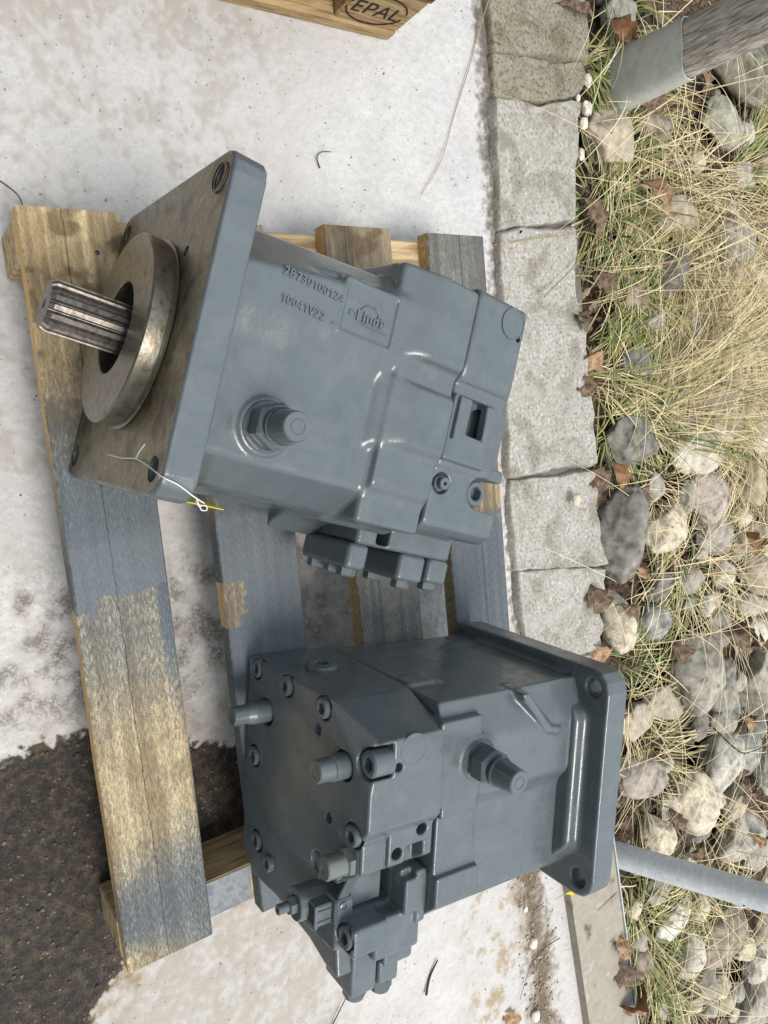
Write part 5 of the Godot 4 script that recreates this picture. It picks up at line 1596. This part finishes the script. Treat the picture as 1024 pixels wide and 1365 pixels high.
func tuft(b: MB, rng: RandomNumberGenerator, x: float, z: float, rad: float, count: int, length: float, lean: Vector2, straw: float, spread := 1.0) -> void:
	for k in count:
		var a := rng.randf() * TAU
		var r := rad * sqrt(rng.randf())
		var at := Vector3(x + cos(a) * r, -0.02 + rng.randf() * 0.012, z + sin(a) * r * 0.9)
		var dir := Vector3(cos(a) * spread * 0.8 + lean.x * 1.3 + rng.randfn() * 0.25, 0, sin(a) * spread * 0.8 + lean.y * 1.3 + rng.randfn() * 0.25)
		if dir.length() < 0.05: dir.x = 0.3
		var l := length * rng.randf_range(0.45, 1.2)
		var dry := rng.randf() < straw
		var c0: Color
		var c1: Color
		if dry:
			c1 = Color(0.50, 0.41, 0.21).lerp(Color(0.74, 0.64, 0.41), rng.randf())
			if rng.randf() < 0.2: c1 = Color(0.36, 0.25, 0.14)
			c0 = c1
		else:
			c1 = Color(0.15, 0.19, 0.05).lerp(Color(0.27, 0.27, 0.09), rng.randf())
			if rng.randf() < 0.3: c1 = Color(0.1, 0.15, 0.055)
			c0 = c1
			if rng.randf() < 0.25: c1 = Color(0.36, 0.31, 0.13)     # tip already yellowed
		blade(b, at, dir, rng.randf_range(0.25, 1.25), l, rng.randf_range(0.8, 2.6), rng.randf_range(0.0007, 0.0014) if dry else rng.randf_range(0.0009, 0.002), c0, c1, 8)

func grass() -> void:
	var rng := RandomNumberGenerator.new()
	rng.seed = 4242
	# x, z, radius, blades, length, lean x, lean z, share of dry straw
	var green := [
		[-0.33, -0.95, 0.03, 70, 0.13, 0.3, -0.7, 0.35], [-0.17, -1.05, 0.09, 230, 0.17, 0.25, -0.45, 0.4], [-0.10, -0.97, 0.07, 170, 0.15, 0.1, -0.2, 0.35], [-0.02, -1.08, 0.09, 170, 0.17, 0.3, -0.5, 0.45],
		[-0.22, -1.42, 0.05, 130, 0.2, -0.25, -0.8, 0.25], [0.05, -0.99, 0.06, 80, 0.2, 0.4, -0.3, 0.35], [0.18, -0.97, 0.07, 130, 0.17, 0.0, -0.8, 0.4], [0.24, -1.06, 0.07, 130, 0.17, 0.2, -0.5, 0.42],
		[0.30, -0.97, 0.05, 80, 0.15, 0.3, -0.6, 0.4], [0.42, -1.10, 0.06, 90, 0.13, 0.3, 0.2, 0.5], [0.60, -1.07, 0.07, 170, 0.15, 0.1, -0.3, 0.4], [0.74, -1.0, 0.05, 90, 0.16, 0.1, -0.7, 0.35],
		[0.72, -1.12, 0.05, 70, 0.16, -0.2, -0.3, 0.4], [0.83, -0.97, 0.05, 90, 0.13, 0.3, -0.4, 0.55], [0.95, -1.08, 0.06, 110, 0.14, 0.3, -0.5, 0.5], [1.02, -1.02, 0.05, 70, 0.12, 0.2, -0.3, 0.5],
		[1.20, -0.98, 0.06, 150, 0.17, 0.35, -0.4, 0.35], [1.30, -1.0, 0.07, 190, 0.2, 0.3, -0.5, 0.32], [1.42, -1.05, 0.08, 190, 0.19, 0.2, -0.5, 0.35], [1.50, -0.99, 0.06, 110, 0.17, 0.2, -0.3, 0.35],
		[-0.45, -1.05, 0.08, 110, 0.16, 0.1, -0.4, 0.3], [0.42, -1.33, 0.05, 60, 0.12, 0.4, 0.0, 0.4], [0.52, -1.32, 0.06, 90, 0.13, 0.2, 0.1, 0.5]]
	var dry := [
		[-0.10, -1.2, 0.12, 260, 0.24, 0.5, -0.2, 0.97], [-0.02, -1.33, 0.14, 330, 0.26, 0.6, 0.1, 0.97], [0.10, -1.36, 0.14, 320, 0.26, 0.4, -0.2, 0.97], [0.2, -1.28, 0.12, 280, 0.28, 0.0, -0.7, 0.94], [0.26, -1.16, 0.09, 260, 0.26, -0.2, -1.0, 0.88],
		[0.05, -1.15, 0.1, 160, 0.22, 0.3, -0.2, 0.9], [0.60, -1.2, 0.09, 230, 0.2, 0.2, -0.4, 0.88], [0.64, -1.36, 0.09, 190, 0.2, 0.1, -0.4, 0.93], [0.50, -1.2, 0.1, 100, 0.22, 0.3, 0.3, 0.9],
		[0.86, -1.02, 0.07, 110, 0.17, 0.3, -0.4, 0.9], [0.98, -1.03, 0.08, 130, 0.18, 0.4, -0.3, 0.88], [1.08, -1.15, 0.08, 90, 0.2, 0.5, -0.2, 0.93], [1.25, -1.2, 0.1, 150, 0.2, 0.5, -0.4, 0.9], [1.42, -1.3, 0.1, 190, 0.2, -0.2, -0.3, 0.9],
		[1.5, -1.15, 0.09, 120, 0.2, 0.2, -0.3, 0.85], [0.35, -1.4, 0.1, 120, 0.2, 0.3, 0.3, 0.95], [-0.28, -1.12, 0.06, 60, 0.2, 0.4, -0.3, 0.9], [1.2, -1.38, 0.1, 90, 0.18, 0.3, 0.2, 0.95]]
	var b := MB.new()
	for t in green: tuft(b, rng, t[0], t[1], t[2], int(t[3] * (0.85 if t[0] < 0.5 else (0.42 if t[0] < 1.1 else 0.62))), t[4], Vector2(t[5], t[6]), t[7])
	for t in dry: tuft(b, rng, t[0], t[1], t[2], int(t[3] * (1.1 if t[0] < 0.4 else (0.5 if t[0] < 0.7 else 0.25))), t[4], Vector2(t[5], t[6]), t[7], 0.9)
	# single long straws lying over everything
	for k in 300:
		var x := rng.randf_range(-0.5, 1.75)
		var z := -0.93 - 0.6 * rng.randf()
		var a := rng.randf() * TAU
		var c := Color(0.6, 0.51, 0.3).lerp(Color(0.8, 0.7, 0.47), rng.randf())
		blade(b, Vector3(x, 0.01 + 0.05 * rng.randf(), z), Vector3(cos(a), 0, sin(a)), rng.randf_range(0.1, 0.6), rng.randf_range(0.14, 0.34), rng.randf_range(0.3, 1.3), rng.randf_range(0.0005, 0.0009), c, c, 9)
	tag(obj("grass", b.mesh(), M.grass), "dry straw and green blades of the grass between the stones", "grass", "", "stuff")

func leaf_mesh(len_: float, wid: float, curl: float, seed_: int) -> ArrayMesh:     # dead lobed leaf, curled, with its stalk
	var m := MB.new()
	var rng := RandomNumberGenerator.new()
	rng.seed = seed_
	var n := 13
	var ph := rng.randf() * 3.0
	var tw := rng.randf_range(-0.5, 0.5)
	for side in 2:
		var rows := []
		for k in n + 1:
			var t := float(k) / n
			var w := wid * 0.5 * pow(sin(PI * minf(t * 0.93 + 0.05, 1.0)), 0.8) * (0.86 + 0.18 * cos(t * 19.0 + ph))
			var x := (t - 0.5) * len_
			var arch := -curl * (t - 0.5) * (t - 0.5) * len_ * 2.4
			var row := []
			for j in 5:
				var s := (j - 2) / 2.0
				var y := arch + absf(s) * absf(s) * w * (0.9 * curl + 0.2) + 0.003 * sin(t * 14.0 + s * 3.0 + ph) + tw * s * w * (t - 0.4) - side * 0.0005
				row.append(Vector3(x, y, s * w))
			rows.append(row)
		var ids := []
		for k in n + 1:
			var r := []
			for j in 5:
				var dx: Vector3 = rows[mini(k + 1, n)][j] - rows[maxi(k - 1, 0)][j]
				var dz: Vector3 = rows[k][mini(j + 1, 4)] - rows[k][maxi(j - 1, 0)]
				var nn := dz.cross(dx).normalized()
				if nn.length() < 0.5: nn = Vector3.UP
				if nn.y < 0.0: nn = -nn
				r.append(m.vert(rows[k][j], nn if side == 0 else -nn))
			ids.append(r)
		for k in n:
			for j in 4: m.quad(ids[k][j], ids[k + 1][j], ids[k + 1][j + 1], ids[k][j + 1])
	return m.mesh()

func leaf(x: float, y: float, z: float, turn: Vector3, len_: float, wid: float, curl: float, m: Material, label: String, seed_: int) -> void:
	var t := thing("dead_leaf", label, "leaf", Vector3(x, y, z), Basis.from_euler(turn), "dead leaves round the stones")
	obj("leaf_blade", leaf_mesh(len_, wid, curl, seed_), m, Vector3.ZERO, Basis.IDENTITY, t)
	obj("stalk", tube([Vector3(-len_ * 0.5, -curl * len_ * 0.6, 0), Vector3(-len_ * 0.62, -curl * len_ * 0.6 - 0.002, 0.003), Vector3(-len_ * 0.78, -curl * len_ * 0.6, 0.009)], 0.0008, 5), M.twig, Vector3.ZERO, Basis.IDENTITY, t)

func leaves() -> void:
	var L := [
		[-0.074, 0.030, -0.912, 0.1, 0.3, 0.1, 0.0663, 0.0468, 0.25, "leaf", "flat brown oak leaf beside the kerb below the long green tuft"],
		[-0.273, 0.050, -1.047, 0.5, 1.2, 0.3, 0.0702, 0.0468, 0.4, "leaf", "reddish brown leaf hanging beside the metal sheath"],
		[-0.119, 0.050, -1.059, 0.3, 0.4, 0.5, 0.078, 0.039, 0.4, "leaf_pale", "pale tan leaf standing in the straw"],
		[0.031, 0.020, -0.949, 0.6, 1.5, 0.2, 0.0546, 0.039, 0.4, "leaf", "brown curled leaf near the middle of the kerb edge"],
		[0.096, 0.025, -0.873, 0.2, 0.2, 0.5, 0.039, 0.0312, 0.4, "leaf", "purple-brown small leaf touching the kerb"],
		[0.209, 0.020, -0.878, 0.4, 0.8, 0.2, 0.0468, 0.039, 0.3, "leaf", "triangular brown leaf lying on the kerb rim"],
		[0.165, 0.020, -0.902, 0.3, 2.0, 0.3, 0.0546, 0.039, 0.4, "leaf_pale", "light brown leaf tucked under green blades at the kerb"],
		[0.373, 0.030, -0.945, 0.2, 0.3, 0.1, 0.0546, 0.039, 0.4, "leaf_orange", "orange-brown leaf under the round dark stone"],
		[0.374, 0.020, -0.901, 0.2, 1.0, 0.3, 0.0546, 0.0468, 0.35, "leaf", "dull brown leaf between kerb and orange leaf"],
		[0.408, 0.030, -1.006, 0.3, 2.2, 0.3, 0.0468, 0.039, 0.4, "leaf", "brown leaf behind the long dark slab"],
		[0.586, 0.030, -0.873, 0.5, 0.7, 0.2, 0.0624, 0.0468, 0.4, "leaf", "crumpled brown leaf beside the banded cream stone"],
		[0.612, 0.050, -0.945, 0.6, 1.7, 0.3, 0.0468, 0.039, 0.5, "leaf", "mottled tan leaf propped against the banded cream stone"],
		[0.686, 0.020, -0.878, 0.3, 1.4, 0.4, 0.0624, 0.039, 0.4, "leaf_pale", "pale brown leaf by the pump flange corner"],
		[0.551, 0.040, -0.983, 0.7, 0.5, 0.5, 0.039, 0.0234, 0.5, "leaf_pale", "thin folded pale leaf between slab and tuft"],
		[0.739, 0.050, -1.266, 0.4, 0.6, 0.7, 0.0702, 0.0546, 0.7, "leaf", "large curled red-brown leaf cup above the cracked stone"],
		[0.780, 0.040, -1.323, 0.9, 1.9, 0.2, 0.0624, 0.039, 0.6, "leaf", "second curled red-brown leaf leaning in the leaf cup"],
		[0.774, 0.050, -1.341, 0.3, 2.6, 0.3, 0.039, 0.0312, 0.5, "leaf_pale", "cream coloured leaf scrap beside the leaf cup"],
		[0.949, 0.050, -1.300, 0.2, 0.5, 0.2, 0.0468, 0.0234, 0.4, "leaf_pale", "pale curled leaf on top of the grey stones"],
		[0.744, 0.030, -1.109, 0.4, 1.0, 0.3, 0.0546, 0.039, 0.4, "leaf", "dark rust leaf beside the big trapezoid stone"],
		[0.560, 0.040, -1.346, 0.4, 0.2, 0.5, 0.0546, 0.039, 0.5, "leaf_orange", "rust-coloured leaf under the ochre stone"],
		[1.230, 0.050, -1.342, 0.5, 1.4, 0.3, 0.0468, 0.0312, 0.5, "leaf_orange", "light orange leaf at the edge above the pipe"],
		[1.087, 0.030, -1.073, 0.4, 0.5, 0.2, 0.0468, 0.0312, 0.5, "leaf", "brown leaf below the pale round stone"],
		[1.177, 0.030, -1.131, 0.2, 2.0, 0.3, 0.0546, 0.039, 0.4, "leaf", "brown crumpled leaf just above the pipe"],
		[1.337, 0.030, -0.901, 0.3, 1.0, 0.3, 0.078, 0.0546, 0.5, "leaf", "dark brown leaf heap beside the metal edging"],
		[1.407, 0.035, -0.917, 0.6, 2.0, 0.2, 0.0702, 0.0468, 0.6, "leaf_orange", "rusty curled leaf beside the metal edging"],
		[1.277, 0.030, -0.891, 0.3, 0.3, 0.4, 0.0546, 0.0312, 0.4, "leaf_pale", "tan leaf at the edging under green blades"],
		[1.059, 0.030, -1.286, 0.5, 0.8, 0.4, 0.0468, 0.039, 0.5, "leaf", "brown leaf wedged below the blue-grey stone"],
		[1.127, 0.030, -1.327, 0.2, 1.9, 0.4, 0.0546, 0.039, 0.4, "leaf", "dark leaf in the gap beyond the narrow beige stone"],
		[-0.376, 0.040, -0.994, 0.6, 0.9, 0.3, 0.0546, 0.039, 0.5, "leaf_orange", "orange-brown leaf stuck behind the metal sheath"],
		[-0.397, 0.030, -0.900, 0.2, 1.4, 0.2, 0.0702, 0.0195, 0.3, "leaf", "narrow dark leaf lying across the kerb end"],
	]
	for k in L.size():
		var l: Array = L[k]
		leaf(l[0], l[1], l[2], Vector3(l[3], l[4], l[5]), l[6], l[7], l[8], M[l[9]], l[10], 40 + k)
	# brown crumbs and flakes of dead leaves in the gaps
	var rng := RandomNumberGenerator.new()
	rng.seed = 9
	var mm := MultiMesh.new()
	mm.transform_format = MultiMesh.TRANSFORM_3D
	mm.use_colors = true
	mm.mesh = leaf_mesh(0.05, 0.03, 0.35, 17)
	mm.instance_count = 300
	for k in mm.instance_count:
		var x := rng.randf_range(-0.6, 1.8)
		var z := -0.9 - 0.65 * pow(rng.randf(), 1.3)
		if k % 3 == 0: z = -0.895 - 0.06 * rng.randf()
		var s := rng.randf_range(0.25, 1.05)
		mm.set_instance_transform(k, Transform3D(Basis.from_euler(Vector3(rng.randfn() * 0.5, rng.randf() * TAU, rng.randfn() * 0.5)).scaled(Vector3.ONE * s), Vector3(x, -0.018 + 0.016 * rng.randf(), z)))
		mm.set_instance_color(k, Color(0.13, 0.085, 0.055).lerp(Color(0.33, 0.24, 0.17), rng.randf()))
	var g := MultiMeshInstance3D.new()
	g.name = "leaf_litter"
	g.multimesh = mm
	g.material_override = M.litter
	add_child(g)
	tag(g, "brown leaf litter lying in the gaps between the stones", "leaf litter", "", "stuff")
